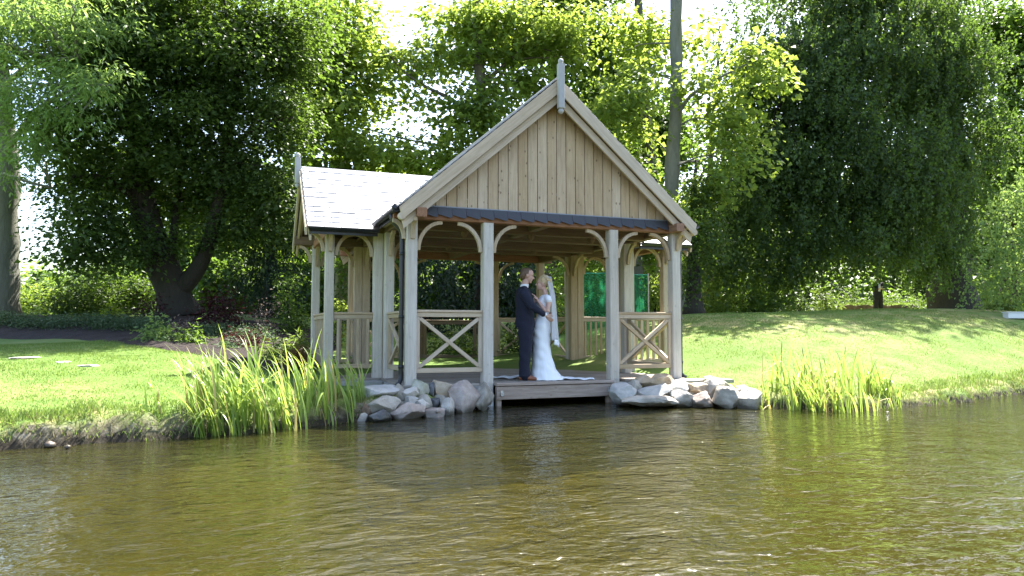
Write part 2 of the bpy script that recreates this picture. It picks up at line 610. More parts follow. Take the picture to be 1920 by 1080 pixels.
GX, GY = axis_(-13, 20, .11, 700), axis_(-5, 12, .11, 700)
XX, YY = np.meshgrid(GX, GY)
ZZ, DD = ground_full(XX, YY)
nx, ny = len(GX), len(GY)
ii = np.arange(nx * ny).reshape(ny, nx)
quads = np.stack([ii[:-1, :-1], ii[:-1, 1:], ii[1:, 1:], ii[1:, :-1]], -1).reshape(-1, 4)
mud = (1 - ss(.12, .32, DD + (vnoise(XX, YY, 4, 6) - .5) * .25)) * ss(-.5, -.05, DD)
mud = np.where(XX > 1.2, (1 - ss(.07, .2, DD + (vnoise(XX, YY, 4, 6) - .5) * .12)) * ss(-.5, -.05, DD), mud)
bedm = 1 - ss(-.45, -.12, DD)
dry = .35 * ss(.4, .75, vnoise(XX, YY, .5, 12)) + ss(3.8, 6.5, XX) * ss(.3, 3.8, YY) * .85 + (1 - ss(.3, 1.1, DD)) * .6
dry += np.exp(-((XX - 3.2) ** 2 + (YY + .4) ** 2) / .8) * .5
g_o = obj('lawn', np_mesh('lawn', np.stack([XX, YY, ZZ], -1).reshape(-1, 3), quads, M_GROUND,
                          {'mud': np.clip(mud, 0, 1).ravel(), 'bed': bedm.ravel(), 'dry': np.clip(dry, 0, 1).ravel()}, True))
tag(g_o, 'mown green lawn sloping down to the pond', kind='structure')

w_o = obj('pond_water', mesh_from('pond_water', [(-75, -60, 0), (75, -60, 0), (75, 3, 0), (-75, 3, 0)], [(0, 1, 2, 3)], M_WATER))
tag(w_o, 'rippled olive brown pond water', kind='structure')

# mulched flower bed behind the left lawn
BED = [(-13.5, 10.4), (-9.92, 9.46), (-7.97, 7.64), (-6.67, 5.54), (-5.13, 3.36), (-4.25, 2.35), (-3.75, 2.2), (-3.72, 4.6), (-2.6, 6.4), (-2.2, 9.5), (-5.2, 10.6), (-9, 11.2), (-13.5, 12.0)]


def bed_sheet(name, poly, mat, lift):
    P = np.array(poly)
    xs = np.arange(P[:, 0].min() - .2, P[:, 0].max() + .2, .14)
    ys = np.arange(P[:, 1].min() - .2, P[:, 1].max() + .2, .14)
    X, Y = np.meshgrid(xs, ys)
    inside = np.zeros(X.shape, bool)
    best = np.full(X.shape, 1e9)
    for i in range(len(P)):
        a, b = P[i], P[(i + 1) % len(P)]
        ab = b - a
        t = np.clip(((X - a[0]) * ab[0] + (Y - a[1]) * ab[1]) / (ab @ ab), 0, 1)
        best = np.minimum(best, np.hypot(X - a[0] - t * ab[0], Y - a[1] - t * ab[1]))
        c = ((a[1] > Y) != (b[1] > Y))
        xi = (b[0] - a[0]) * (Y - a[1]) / (b[1] - a[1] + 1e-12) + a[0]
        inside ^= c & (X < xi)
    d = np.where(inside, best, -best)
    Z = ground_full(X, Y)[0] + np.clip(d, -.25, .25) / .25 * lift + ss(0, .2, d) * (vnoise(X, Y, 6, 2) - .4) * .06
    n_, m_ = X.shape
    idx = np.arange(n_ * m_).reshape(n_, m_)
    q = np.stack([idx[:-1, :-1], idx[:-1, 1:], idx[1:, 1:], idx[1:, :-1]], -1).reshape(-1, 4)
    ok = (d.ravel()[q] > -.22).all(1)
    q = q[ok]
    used, inv = np.unique(q, return_inverse=True)
    V = np.stack([X, Y, Z], -1).reshape(-1, 3)[used]
    return obj(name, np_mesh(name, V, inv.reshape(-1, 4), mat, None, True))


tag(bed_sheet('flower_bed', BED, M_MULCH, .05), 'dark bark mulch flower bed curving round the left lawn', kind='structure')
P0 = at(-3, 603, 20)
tag(bed_sheet('mulch_ring', [(P0[0] + math.cos(a) * 1.7, P0[1] + math.sin(a) * 1.7) for a in np.linspace(0, 6.1, 14)], M_MULCH, .06),
    'dark mulch circle round the foot of the left tree', kind='structure')

# ------------------------------------------------------------------ pavilion
A_, B_, V1, V2, V3, WU = 2.32, 1.106, 1.834, 4.051, 5.917, 3.306
DZ, PT = .36, 2.848                                   # floor level, top of posts
PAV = empty('garden_pavilion', (0, 3, DZ))
tag(PAV, 'pale oak garden pavilion with steep gable and slate roofs beside the pond', 'pavilion')
PW = .165


def post(u, v, z0, mat=None, w=PW):
    return timber('post', (u, v, z0), (u, v, PT), w, w, mat or M_POST, PAV, (0, 1, 0), .012)


front_posts = {}
for u in (-A_, A_): front_posts[u] = post(u, 0, .20)
for u in (-B_, B_):
    p = front_posts[u] = post(u, 0, .18)
    sh = timber('post_shoe', (u, 0, -.45), (u, 0, .178), .175, .175, M_SHOE, PAV, (0, 1, 0), .01)
    for zz in (.50, .36 if u < 0 else .37):
        V, F = [], []
        for k in range(8):
            a = k * math.pi / 4
            V += [(.012 * math.cos(a), 0, .012 * math.sin(a)), (.012 * math.cos(a), -.01, .012 * math.sin(a))]
        F = [(2 * k, 2 * k + 1, (2 * k + 3) % 16, (2 * k + 2) % 16) for k in range(8)] + [tuple(range(1, 16, 2))]
        obj('bolt', mesh_from('bolt', V, F, M_STEEL), Matrix.Translation((u + .012, -PW / 2 - .001, zz)), p)
for s in (-1, 1):
    for v in (V1, V2):
        post(s * WU, v, .2, M_POST if s < 0 else M_OAK, .15)
        # clustered posts at the inner corners
        post(s * A_, v, .2, M_OAK, .16)
        post(s * (A_ + .163), v, .2, M_OAK if v == V2 else M_POST, .16)
        post(s * A_, v + (.163 if v == V2 else -.163), .2, M_POST, .16)
for u in (-A_, -B_, B_, A_): post(u, V3, .2, M_OAK)


def beam(p0, p1, w=.15, h=.17, mat=None, name='beam'):
    return timber(name, p0, p1, w, h, mat or M_INNER, PAV, (0, 0, 1), .008)


BZ = PT + .085
beam((-A_ - .28, 0, BZ - .012), (A_ + .28, 0, BZ - .012), .14, .145, M_BEAM)
beam((-A_ - .28, V3, BZ), (A_ + .28, V3, BZ), .15, .165, M_BEAM)
for s in (-1, 1):
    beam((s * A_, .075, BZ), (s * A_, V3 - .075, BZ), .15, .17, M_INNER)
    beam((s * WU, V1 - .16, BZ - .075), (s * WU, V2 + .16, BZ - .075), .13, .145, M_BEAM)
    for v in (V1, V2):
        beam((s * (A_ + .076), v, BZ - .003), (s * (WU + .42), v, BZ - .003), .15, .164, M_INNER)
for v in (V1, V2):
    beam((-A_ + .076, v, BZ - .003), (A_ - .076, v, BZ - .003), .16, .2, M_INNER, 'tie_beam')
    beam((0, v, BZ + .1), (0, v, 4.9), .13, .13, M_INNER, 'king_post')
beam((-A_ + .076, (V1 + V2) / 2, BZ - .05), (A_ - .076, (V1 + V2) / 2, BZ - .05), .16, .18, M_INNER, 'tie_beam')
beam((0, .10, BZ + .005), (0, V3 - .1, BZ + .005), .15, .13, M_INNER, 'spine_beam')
for u, v in ((0, .9), (-.9, 2.94), (.9, 2.94), (-1.2, .9), (1.2, .95)):
    V, F = [], []
    prof = [(.0, 0), (.05, -.0), (.075, -.05), (.06, -.11), (.03, -.14), (0, -.15)]
    for r_, z_ in prof:
        for k in range(10):
            V.append((r_ * math.cos(k * .6283), r_ * math.sin(k * .6283), z_))
    for i in range(len(prof) - 1):
        for k in range(10):
            F.append((i * 10 + k, i * 10 + (k + 1) % 10, i * 10 + 10 + (k + 1) % 10, i * 10 + 10 + k))
    obj('boss', mesh_from('boss', V, F, M_INNER, True), Matrix.Translation((u, v, BZ - .06)), PAV)
for v in (.9,):
    beam((-A_ + .076, v, BZ - .03), (A_ - .076, v, BZ - .03), .14, .16, M_INNER, 'tie_beam')


def brace(x, y, dx, dy, w=.42, h=.48, t=.055, dep=.06, mat=None, off=PW / 2, ztop=None):
    """curved bracket springing from a post at (x, y) towards (dx, dy)"""
    n = 9
    zt = (ztop or PT) - .002
    V, F = [], []
    for i in range(n + 1):
        a = i / n * math.pi / 2
        ce, si = math.cos(a), math.sin(a)
        for rr in (0, 1):
            px = off + w - (w - (t if rr else 0)) * ce - (0 if rr == 0 else 0)
            pz = -h + (h - (t if rr else 0)) * si
            if rr == 0: px = max(px, off + .001)
            for e in (-1, 1):
                V.append((px, e * dep / 2, pz))
    for i in range(n):
        b = i * 4
        F += [(b, b + 1, b + 5, b + 4), (b + 2, b + 6, b + 7, b + 3), (b, b + 4, b + 6, b + 2), (b + 1, b + 3, b + 7, b + 5)]
    F += [(0, 2, 3, 1), (n * 4, n * 4 + 1, n * 4 + 3, n * 4 + 2)]
    key = ('brace', w, h, t, dep, off, (mat or M_OAK).name)
    me = _tc.get(key)
    if me is None: me = _tc[key] = mesh_from('brace', V, F, mat or M_OAK)
    return obj('brace', me, Matrix.Translation((x, y, zt)) @ Matrix.Rotation(math.atan2(dy, dx), 4, 'Z'), PAV)


for u, dirs in ((-A_, ((1, 0), (0, 1), (0, -1), (-1, 0))), (-B_, ((1, 0), (-1, 0))), (B_, ((1, 0), (-1, 0))), (A_, ((-1, 0), (0, 1), (0, -1), (1, 0)))):
    for dx, dy in dirs:
        out = dy < 0 or (abs(u) == A_ and dx * u > 0)
        brace(u, 0, dx, dy, .20 if out else .40, .30 if out else .46, mat=M_OAK)
for s in (-1, 1):
    for v in (V1, V2):
        sg = 1 if v == V1 else -1
        brace(s * WU, v, -s, 0, .34, .40)
        brace(s * WU, v, s, 0, .24, .34)
        brace(s * WU, v, 0, sg, .40, .42)
        brace(s * WU, v, 0, -sg, .24, .34)
        brace(s * (A_ + .163), v, s, 0, .30, .40)
        brace(s * A_, v, -s, 0, .40, .46)
        brace(s * A_, v + (-.163 if v == V1 else .163), 0, -sg, .30, .40)
        brace(s * A_, v, 0, sg, .40, .46)
for u in (-B_, B_):
    brace(u, V3, 1, 0); brace(u, V3, -1, 0)


# railings -------------------------------------------------------------
def railing(x0, y0, x1, y1, style, mat, ztop=DZ + 1.12, zbot=DZ + .17, npk=6, name='railing'):
    d = Vector((x1 - x0, y1 - y0, 0))
    l = d.length
    d.normalize()
    n = Vector((-d.y, d.x, 0))
    pr = empty(name, ((x0 + x1) / 2, (y0 + y1) / 2, DZ), PAV)
    P = lambda t, z, o=0: Vector((x0, y0, z)) + d * t + n * o
    g = .003
    timber('handrail', P(g, ztop - .02), P(l - g, ztop - .02), .095, .04, mat, pr, (0, 0, 1), .008)
    timber('top_rail', P(g, ztop - .075), P(l - g, ztop - .075), .06, .066, mat, pr, (0, 0, 1), .004)
    timber('bottom_rail', P(g, zbot + .035), P(l - g, zbot + .035), .06, .07, mat, pr, (0, 0, 1), .004)
    za, zb = zbot + .072, ztop - .11
    if style == 'x':
        for t in (.03, l - .03):
            timber('stile', P(t, za), P(t, zb), .055, .055, mat, pr, tuple(n), .004)
        timber('cross_brace', P(.06, za + .02, .006), P(l - .06, zb - .02, .006), .055, .05, mat, pr, tuple(n), .004)
        timber('cross_brace', P(.06, zb - .02, -.007), P(l - .06, za + .02, -.007), .055, .05, mat, pr, tuple(n), .004)
    elif style == 'p':
        for k in range(npk):
            t = l * (k + .5) / npk
            timber('picket', P(t, za), P(t, zb), .045, .035, mat, pr, tuple(n), .003)
    elif style == 'broad':
        for t in (.32, .40 + .0, l - .42, l - .30):
            timber('upright', P(t, za), P(t, zb), .075, .06, mat, pr, tuple(n), .003)
    return pr


h = PW / 2
railing(-A_ + h, 0, -B_ - h, 0, 'x', M_BARGE)
railing(B_ + h, 0, A_ - h, 0, 'x', M_OAK)
for s in (-1, 1):
    railing(s * A_, h, s * A_, V1 - .163 - .08, 'x', M_OAK)
    railing(s * A_, V2 + .163 + .08, s * A_, V3 - h, 'x', M_OAK)
    for v in (V1, V2):
        a, b = s * (A_ + .163 + .08), s * (WU - .075)
        railing(min(a, b), v, max(a, b), v, 'p', M_OAK, npk=4 if s < 0 else 5)
    railing(s * WU, V1 + .075, s * WU, V2 - .075, 'p', M_OAK, npk=9)
    a, b = s * (B_ + h), s * (A_ - h)
    railing(min(a, b), V3, max(a, b), V3, 'x', M_OAK)
railing(-B_ + h, V3, B_ - h, V3, 'broad', M_INNER, DZ + 1.06)

# floor, plinth, dock ---------------------------------------------------
fl = empty('floor', (0, 3, DZ), PAV)
pw = .142


def planks(u0, u1, v0, v1, mat=M_DECK):
    n = int(round((v1 - v0) / pw))
    st = (v1 - v0) / n
    for k in range(n):
        v = v0 + st * (k + .5)
        cut = random.uniform(.3, .7) * (u1 - u0) + u0 if u1 - u0 > 2 else None
        z = DZ - .018 + random.uniform(-.002, .002)
        segs = ((u0, cut - .003), (cut + .003, u1)) if cut else ((u0, u1),)
        for a, b in segs:
            timber('plank', (a, v, z), (b, v, z), st - .007, .036, mat, fl, (0, 0, 1), .004)


planks(-A_ - .12, -B_ - .16, -.13, V1 - .12)
planks(B_ + .16, A_ + .12, -.13, V1 - .12)
planks(-B_ - .155, B_ + .155, .09, V1 - .12)
planks(-B_ + .09, B_ - .09, -.15, .09)
planks(-WU - .1, WU + .1, V1 - .12, V2 + .12)
planks(-A_ - .12, A_ + .12, V2 + .12, V3 + .12)


def block(name, x0, x1, y0, y1, z0, z1, mat, parent, c=.01):
    return timber(name, ((x0 + x1) / 2, (y0 + y1) / 2, z0), ((x0 + x1) / 2, (y0 + y1) / 2, z1), x1 - x0, y1 - y0, mat, parent, (0, 1, 0), c)


for s in (-1, 1):
    a, b = sorted((s * (B_ + .13), s * (A_ + .16)))
    block('plinth', a, b, -.16, V1 - .14, -.3, DZ - .04, M_PLINTH, fl)
    a, b = sorted((s * (A_ + .165), s * (WU + .14)))
    block('plinth', a, b, V1 - .16, V2 + .16, -.1, DZ - .04, M_PLINTH, fl)
block('plinth', -A_ - .16, A_ + .16, V1 + .2, V3 + .16, -.2, DZ - .042, M_PLINTH, fl)
# paving slab outside the right corner and a strip beside the left wing
block('paving_slab', A_ - .35, A_ + .75, -.62, -.165, .1, DZ - .01, M_PLINTH, fl)
block('paving_slab', -WU - .1, -A_ - .17, V1 - .62, V1 - .165, .1, DZ - .03, M_PLINTH, fl)

dk = empty('dock', (0, 0, DZ), PAV)
timber('fascia', (-B_ + .095, -.172, .205), (B_ - .095, -.172, .205), .045, .20, M_DOCK, dk, (0, 0, 1), .006)
timber('edge_plank', (-B_ + .092, -.165, DZ - .022), (B_ - .092, -.165, DZ - .022), .10, .045, M_DOCK, dk, (0, 0, 1), .006)
for u in (-B_ + .15, B_ - .15):
    timber('dock_leg', (u, -.11, -.6), (u, -.11, .30), .08, .07, M_DOCK, dk, (0, 1, 0), .004)
for u in (-.93, .93):
    cl = timber('mooring_plate', (u, -.202, .17), (u, -.202, .245), .045, .012, M_STEEL, dk, (0, 1, 0), .003)
    V, F = [], []
    for i in range(12):
        for j in range(6):
            a, b = i / 12 * 6.2832, j / 6 * 6.2832
            rr = .022 + .006 * math.cos(b)
            V.append((rr * math.cos(a), .006 * math.sin(b), rr * math.sin(a)))
    for i in range(12):
        for j in range(6):
            F.append((i * 6 + j, i * 6 + (j + 1) % 6, ((i + 1) % 12) * 6 + (j + 1) % 6, ((i + 1) % 12) * 6 + j))
    obj('mooring_ring', mesh_from('mooring_ring', V, F, M_STEEL, True), Matrix.Translation((u, -.216, .185)), dk)

# roofs ------------------------------------------------------------------
RZ, EZ, EU = 5.20, 2.98, 2.55                        # main ridge, eave height, eave half-span
SL = (RZ - EZ) / EU
RV0, RV1 = -.30, V3 + .32
WRZ, WEZ = 4.12, 2.87
WRV = (V1 + V2) / 2
WEV = (WRZ - WEZ) / SL                               # wing eave half-span
WUE = WU + .40                                       # gable verge of wings


def slab(name, poly, th, mat, parent):
    """a flat polygon given thickness th downwards along its normal"""
    P = [Vector(p) for p in poly]
    n = (P[1] - P[0]).cross(P[2] - P[0]).normalized()
    if n.z < 0:
        P.reverse()
        n = -n
    V = P + [p - n * th for p in P]
    k = len(P)
    F = [tuple(range(k)), tuple(range(2 * k - 1, k - 1, -1))] + [(i, i + k, (i + 1) % k + k, (i + 1) % k) for i in range(k)]
    return obj(name, mesh_from(name, V, F, mat), None, parent), n


def slate_mesh(w, l, t, mat):
    k = ('slate', round(w, 3), round(l, 3), mat.name)
    if k not in _tc:
        V, F = cbox_data(w, t, l, .002)
        _tc[k] = mesh_from('slate', V, F, mat)
    return _tc[k]


def slates(e0, e1, top, keep, parent, single, w=.27, expo=.157):
    """courses from the eave line e0-e1 up towards `top`"""
    e0, e1, top = Vector(e0), Vector(e1), Vector(top)
    ex = (e1 - e0)
    L_ = ex.length
    ex.normalize()
    up = top - e0
    up = up - ex * up.dot(ex)
    S = up.length
    up.normalize()
    n = ex.cross(up).normalized()
    if n.z < 0: n = -n
    rows = int(S / expo) + 1
    VV, FF = [], []
    for r_ in range(rows):
        off = (r_ % 2) * w / 2
        for c in range(-1, int(L_ / w) + 2):
            a, b = c * w + off + .003, (c + 1) * w + off - .003
            a, b = max(a, 0), min(b, L_)
            if b - a < .04: continue
            s0 = r_ * expo - .03
            ln = min(expo * 1.75, S - s0 - .01)
            if ln < .05: continue
            mid = e0 + ex * ((a + b) / 2) + up * (s0 + expo * .5)
            if not keep(mid): continue
            tilt = math.atan2(.009, expo) + random.uniform(-.006, .020)
            p0 = e0 + ex * ((a + b) / 2) + up * s0 + n * (.030 + random.uniform(0, .004))
            z = (up * math.cos(tilt) - n * math.sin(tilt)).normalized()
            x = ex
            y = z.cross(x).normalized()
            M = Matrix(((x.x, y.x, z.x, p0.x), (x.y, y.y, z.y, p0.y), (x.z, y.z, z.z, p0.z), (0, 0, 0, 1)))
            if single:
                obj('slate', slate_mesh(b - a, ln, .009, M_SLATE), M, parent)
            else:
                V, F = cbox_data(b - a, .009, ln, .002)
                o = len(VV)
                VV += [M @ Vector(v) for v in V]
                FF += [tuple(i + o for i in f) for f in F]
    if not single:
        q = obj('slate_courses', mesh_from('slate_courses', VV, FF, M_SLATE), None, parent)
        q['kind'] = 'stuff'


def main_u(z): return (RZ - z) / SL


for s in (-1, 1):
    # main slope with the wing opening left whole (the wing roof runs into it)
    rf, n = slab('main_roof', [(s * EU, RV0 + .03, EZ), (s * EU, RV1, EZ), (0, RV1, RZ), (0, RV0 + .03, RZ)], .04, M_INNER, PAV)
    keep = lambda p, s=s: not (abs(p.y - WRV) < WEV - .02 and p.z < WRZ - abs(p.y - WRV) * SL - .05)
    slates((s * EU, RV0, EZ), (s * EU, RV1, EZ), (0, RV0, RZ), keep, rf, False)
for s in (-1, 1):
    for t in (-1, 1):
        v_e = WRV + t * WEV
        ub = EU + .02
        ut = main_u(WRZ)
        rf, n = slab('wing_roof', [(s * (WUE - .03), v_e, WEZ), (s * ub, v_e, WEZ), (s * (ut + .02), WRV, WRZ), (s * (WUE - .03), WRV, WRZ)], .04, M_INNER, PAV)
        keep = lambda p, s=s: abs(p.x) > main_u(p.z) - .06
        e0, e1 = (s * WUE, v_e, WEZ), (s * (ut - .1), v_e, WEZ)
        slates(e0, e1, (s * WUE, WRV, WRZ), keep, rf, s < 0 and t < 0)


def tube_pts(name, pts, r, mat, parent, seg=10, cap=True):
    V, F = tube_data(pts, [r] * len(pts), seg)
    return obj(name, mesh_from(name, V, F, mat, True), None, parent)


def tube_data(pts, rad, seg=8):
    P = [Vector(p) for p in pts]
    V, F = [], []
    prev = None
    for i, p in enumerate(P):
        t = (P[min(i + 1, len(P) - 1)] - P[max(i - 1, 0)]).normalized()
        if prev is None:
            x = t.orthogonal().normalized()
        else:
            x = (prev - t * prev.dot(t)).normalized()
        prev = x
        y = t.cross(x)
        for k in range(seg):
            a = k / seg * 6.28318
            V.append(p + (x * math.cos(a) + y * math.sin(a)) * rad[i])
    for i in range(len(P) - 1):
        for k in range(seg):
            F.append((i * seg + k, i * seg + (k + 1) % seg, (i + 1) * seg + (k + 1) % seg, (i + 1) * seg + k))
    F += [tuple(range(seg - 1, -1, -1)), tuple(range((len(P) - 1) * seg, len(P) * seg))]
    return V, F


def ridge(p0, p1, parent):
    p0, p1 = Vector(p0), Vector(p1)
    n = max(1, int((p1 - p0).length / .45))
    for k in range(n):
        a, b = p0.lerp(p1, k / n), p0.lerp(p1, (k + 1) / n)
        d = (b - a).normalized()
        sd = Vector((0, 0, 1)).cross(d).normalized()
        V = []
        for q, e in ((a, 0), (b - d * .004, 0)):
            for w_, z_ in ((-.11, -.088), (-.02, -.006), (0, .012), (.02, -.006), (.11, -.088), (.10, -.10), (0, -.012), (-.10, -.10)):
                V.append(q + sd * w_ + Vector((0, 0, z_ + .045)))
        F = [(i, (i + 1) % 8, 8 + (i + 1) % 8, 8 + i) for i in range(8)] + [tuple(range(7, -1, -1)), tuple(range(8, 16))]
        obj('ridge_tile', mesh_from('ridge_tile', V, F, M_LEAD), None, parent)


ridge((0, RV0 + .04, RZ), (0, RV1, RZ), PAV)
for s in (-1, 1):
    ridge((s * (WUE - .03), WRV, WRZ), (s * main_u(WRZ), WRV, WRZ), PAV)


# gable boarding, barge boards, finials
def gable_boards(v, facing, parent_name):
    g = empty(parent_name, (0, v, 3.0), PAV)
    nb = 29
    span = EU - .10
    st = 2 * span / nb
    for k in range(nb):
        u0, u1 = -span + k * st, -span + (k + 1) * st - .017
        zt = lambda u: RZ - .13 - abs(u) * SL
        z0 = 3.0
        t0, t1 = zt(u0), zt(u1)
        if max(t0, t1) < z0 + .05: continue
        t0, t1 = max(t0, z0 + .01), max(t1, z0 + .01)
        um = (u0 + u1) / 2
        jit = random.uniform(0, .003)
        # feather-edged board: one edge proud of its neighbour
        V = []
        top = [(u0, t0), (u1, t1)] if not (u0 < 0 < u1) else [(u0, t0), (0, zt(0)), (u1, t1)]
        outline = [(u0, z0), (u1, z0)] + top[::-1]
        fr = lambda u: facing * (.016 + jit + .012 * (u - u0) / (u1 - u0))
        V = [(x - um, fr(x), z - z0) for x, z in outline] + [(x - um, 0.0, z - z0) for x, z in outline]
        k_ = len(outline)
        F = [tuple(range(k_)), tuple(range(2 * k_ - 1, k_ - 1, -1))] + [(i, i + k_, (i + 1) % k_ + k_, (i + 1) % k_) for i in range(k_)]
        if facing > 0: F = [tuple(reversed(f)) for f in F]
        obj('gable_board', mesh_from('gable_board', V, F, M_BOARD), Matrix.Translation((um, v, z0)), g)


gable_boards(-.02, -1, 'front_gable')
gable_boards(V3 + .02, 1, 'rear_gable')


def wing_gable(s):
    g = empty('wing_gable', (s * WU, WRV, 2.95), PAV)
    nb = 14
    span = WEV - .12
    st = 2 * span / nb
    for k in range(nb):
        a, b = -span + k * st, -span + (k + 1) * st - .004
        zt = lambda u: WRZ - .12 - abs(u) * SL
        z0 = 2.97
        t0, t1 = max(zt(a), z0 + .01), max(zt(b), z0 + .01)
        if max(zt(a), zt(b)) < z0 + .04: continue
        m = (a + b) / 2
        V = [(o_, x - m, z - z0) for o_ in (s * .02, 0) for x, z in ((a, z0), (b, z0), (b, t1), (a, t0))]
        F = [(0, 1, 2, 3), (7, 6, 5, 4)] + [(i, i + 4, (i + 1) % 4 + 4, (i + 1) % 4) for i in range(4)]
        obj('gable_board', mesh_from('gable_board', V, F, M_BOARD), Matrix.Translation((s * (WU + .02), WRV + m, z0)), g)


for s in (-1, 1): wing_gable(s)


def barge(e, top, outn, w1=.17, w2=.115):
    """two-step barge board from the eave foot e to the apex; outn points away from the gable"""
    e, top, outn = Vector(e), Vector(top), Vector(outn)
    d = (top - e).normalized()
    dn = d.cross(outn)
    if dn.z > 0: dn = -dn
    # outer board just under the slates, inner one set back beneath it
    for (o0, o1, th0, th1, nm) in ((0.0, w1, .0, .035, 'barge_board'), (w1 + .006, w1 + w2, -.07, -.035, 'barge_board')):
        V = []
        hz = Vector((d.x, d.y, 0)).normalized()
        tt = d.z / math.hypot(d.x, d.y)
        for off in (th0, th1):
            for dist, end in ((o0, 0), (o1, 0), (o1, 1), (o0, 1)):
                p = (e if end == 0 else top) + dn * dist
                if end == 1:  # mitre upright at the apex
                    hd = (p - top).dot(hz)
                    p = p - d * (hd / d.dot(hz)) if abs(d.dot(hz)) > 1e-6 else p
                elif end == 0:
                    hd = (p - e).dot(hz)
                    p = p - d * (hd / d.dot(hz)) * .55
                V.append(p + outn * off)
        F = [(0, 1, 2, 3), (7, 6, 5, 4), (0, 4, 5, 1), (1, 5, 6, 2), (2, 6, 7, 3), (3, 7, 4, 0)]
        # local frame along the length so the grain follows the board
        z = d
        x = outn
        y = z.cross(x).normalized()
        M = Matrix(((x.x, y.x, z.x, e.x), (x.y, y.y, z.y, e.y), (x.z, y.z, z.z, e.z), (0, 0, 0, 1)))
        Mi = M.inverted()
        obj(nm, mesh_from(nm, [Mi @ v for v in V], F, M_BARGE), M, PAV)


for s in (-1, 1):
    barge((s * (EU + .02), RV0, EZ - .005), (0, RV0, RZ + .0), (0, -1, 0))
    barge((s * (EU + .02), RV1 + .0, EZ - .005), (0, RV1, RZ + .0), (0, 1, 0))
    for t in (-1, 1):
        barge((s * WUE, WRV + t * (WEV + .02), WEZ - .005), (s * WUE, WRV, WRZ), (s, 0, 0), .12, .08)
    # rounded foot of the front barge boards and the soffit return
    V, F = tube_data([(s * (EU - .02), RV0 - .03, EZ - .135), (s * (EU - .02), RV0 + .06, EZ - .135)], [.055, .055], 12)
    obj('barge_foot', mesh_from('barge_foot', V, F, M_BARGE), None, PAV)
    timber('purlin_end', (s * 2.235, RV0 - .045, 2.915), (s * 2.235, -.08, 2.915), .15, .135, M_BEAM, PAV, (0, 0, 1), .01)
    # soffit boards under the eaves
    timber('soffit', (s * 2.47, RV0 + .02, EZ - .05), (s * 2.47, WRV - WEV, EZ - .05), .12, .03, M_OAK, PAV, (0, 0, 1), .003)
    for v in np.arange(.25, 1.5, .42):
        d = Vector((-s * 1, 0, SL)).normalized()
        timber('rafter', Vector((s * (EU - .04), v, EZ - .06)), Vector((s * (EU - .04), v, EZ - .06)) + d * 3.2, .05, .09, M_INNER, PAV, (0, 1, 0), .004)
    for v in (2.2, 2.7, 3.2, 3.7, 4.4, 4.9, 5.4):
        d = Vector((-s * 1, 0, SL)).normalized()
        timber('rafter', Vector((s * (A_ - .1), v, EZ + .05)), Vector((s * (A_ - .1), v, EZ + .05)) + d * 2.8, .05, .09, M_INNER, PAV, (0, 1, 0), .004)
    for t in (-1, 1):
        for u in (2.75, 3.05, 3.35, 3.62):
            d = Vector((0, -t, SL)).normalized()
            p = Vector((s * u, WRV + t * (WEV - .03), WEZ - .05))
            timber('rafter', p, p + d * 1.75, .05, .085, M_OAK, PAV, (1, 0, 0), .004)


def finial(x, y, zlo, zhi, w):
    f = timber('finial', (x, y, zlo), (x, y, zhi), w, w, M_FINIAL, PAV, (0, 1, 0), .012)
    for z0, sgn, nm in ((zhi, 1, 'finial_cap'), (zlo, -1, 'finial_drop')):
        prof = [(.30, 0), (.30, .12), (.42, .26), (.46, .46), (.38, .70), (.20, .86), (.01, .92)]
        V, F = [], []
        for r_, z_ in prof:
            for k in range(12):
                V.append((r_ * w * math.cos(k * .5236), r_ * w * math.sin(k * .5236), sgn * z_ * w))
        for i in range(len(prof) - 1):
            for k in range(12):
                q = (i * 12 + k, i * 12 + (k + 1) % 12, i * 12 + 12 + (k + 1) % 12, i * 12 + 12 + k)
                F.append(q if sgn > 0 else q[::-1])
        obj(nm, mesh_from(nm, V, F, M_FINIAL, True), Matrix.Translation((x, y, z0)), f)


finial(0, RV0 - .085, 4.70, 5.42, .10)
finial(-WUE - .06, WRV, 3.86, 4.33, .10)
finial(WUE + .06, WRV, 3.86, 4.33, .10)

# scalloped slate apron under the front gable
ap = empty('slate_apron', (0, -.1, 2.95), PAV)
na, a0, a1 = 19, -2.155, 2.155
aw = (a1 - a0) / na
for k in range(na):
    V, bot = [], []
    for i in range(9):
        f = i / 8
        # ogee lower edge: long curve falling to a point near the right end
        drop = .045 * math.sin(f * math.pi * .5) ** 1.6
        bot.append((f * (aw - .004), -.125 - drop + .02 * (f > .97)))
    V = [(x, z * .32, z) for x, z in bot] + [(x, 0, 0) for x, z in bot]
    V += [(x, y - .010, z) for x, y, z in V]
    F = []
    for i in range(8):
        F += [(18 + i, 19 + i, 28 + i, 27 + i), (i, 9 + i, 10 + i, i + 1), (i, i + 1, 19 + i, 18 + i), (9 + i, 27 + i, 28 + i, 10 + i)]
    F += [(0, 18, 27, 9), (8, 17, 35, 26)]
    obj('apron_slate', mesh_from('apron_slate', V, F, M_APRON), Matrix.Translation((a0 + k * aw, -.058 - (k % 2) * .003, 3.055)), ap)
timber('apron_lead', (a0, -.052, 3.058), (a1, -.052, 3.058), .04, .02, M_LEAD, ap, (0, 0, 1), .004)


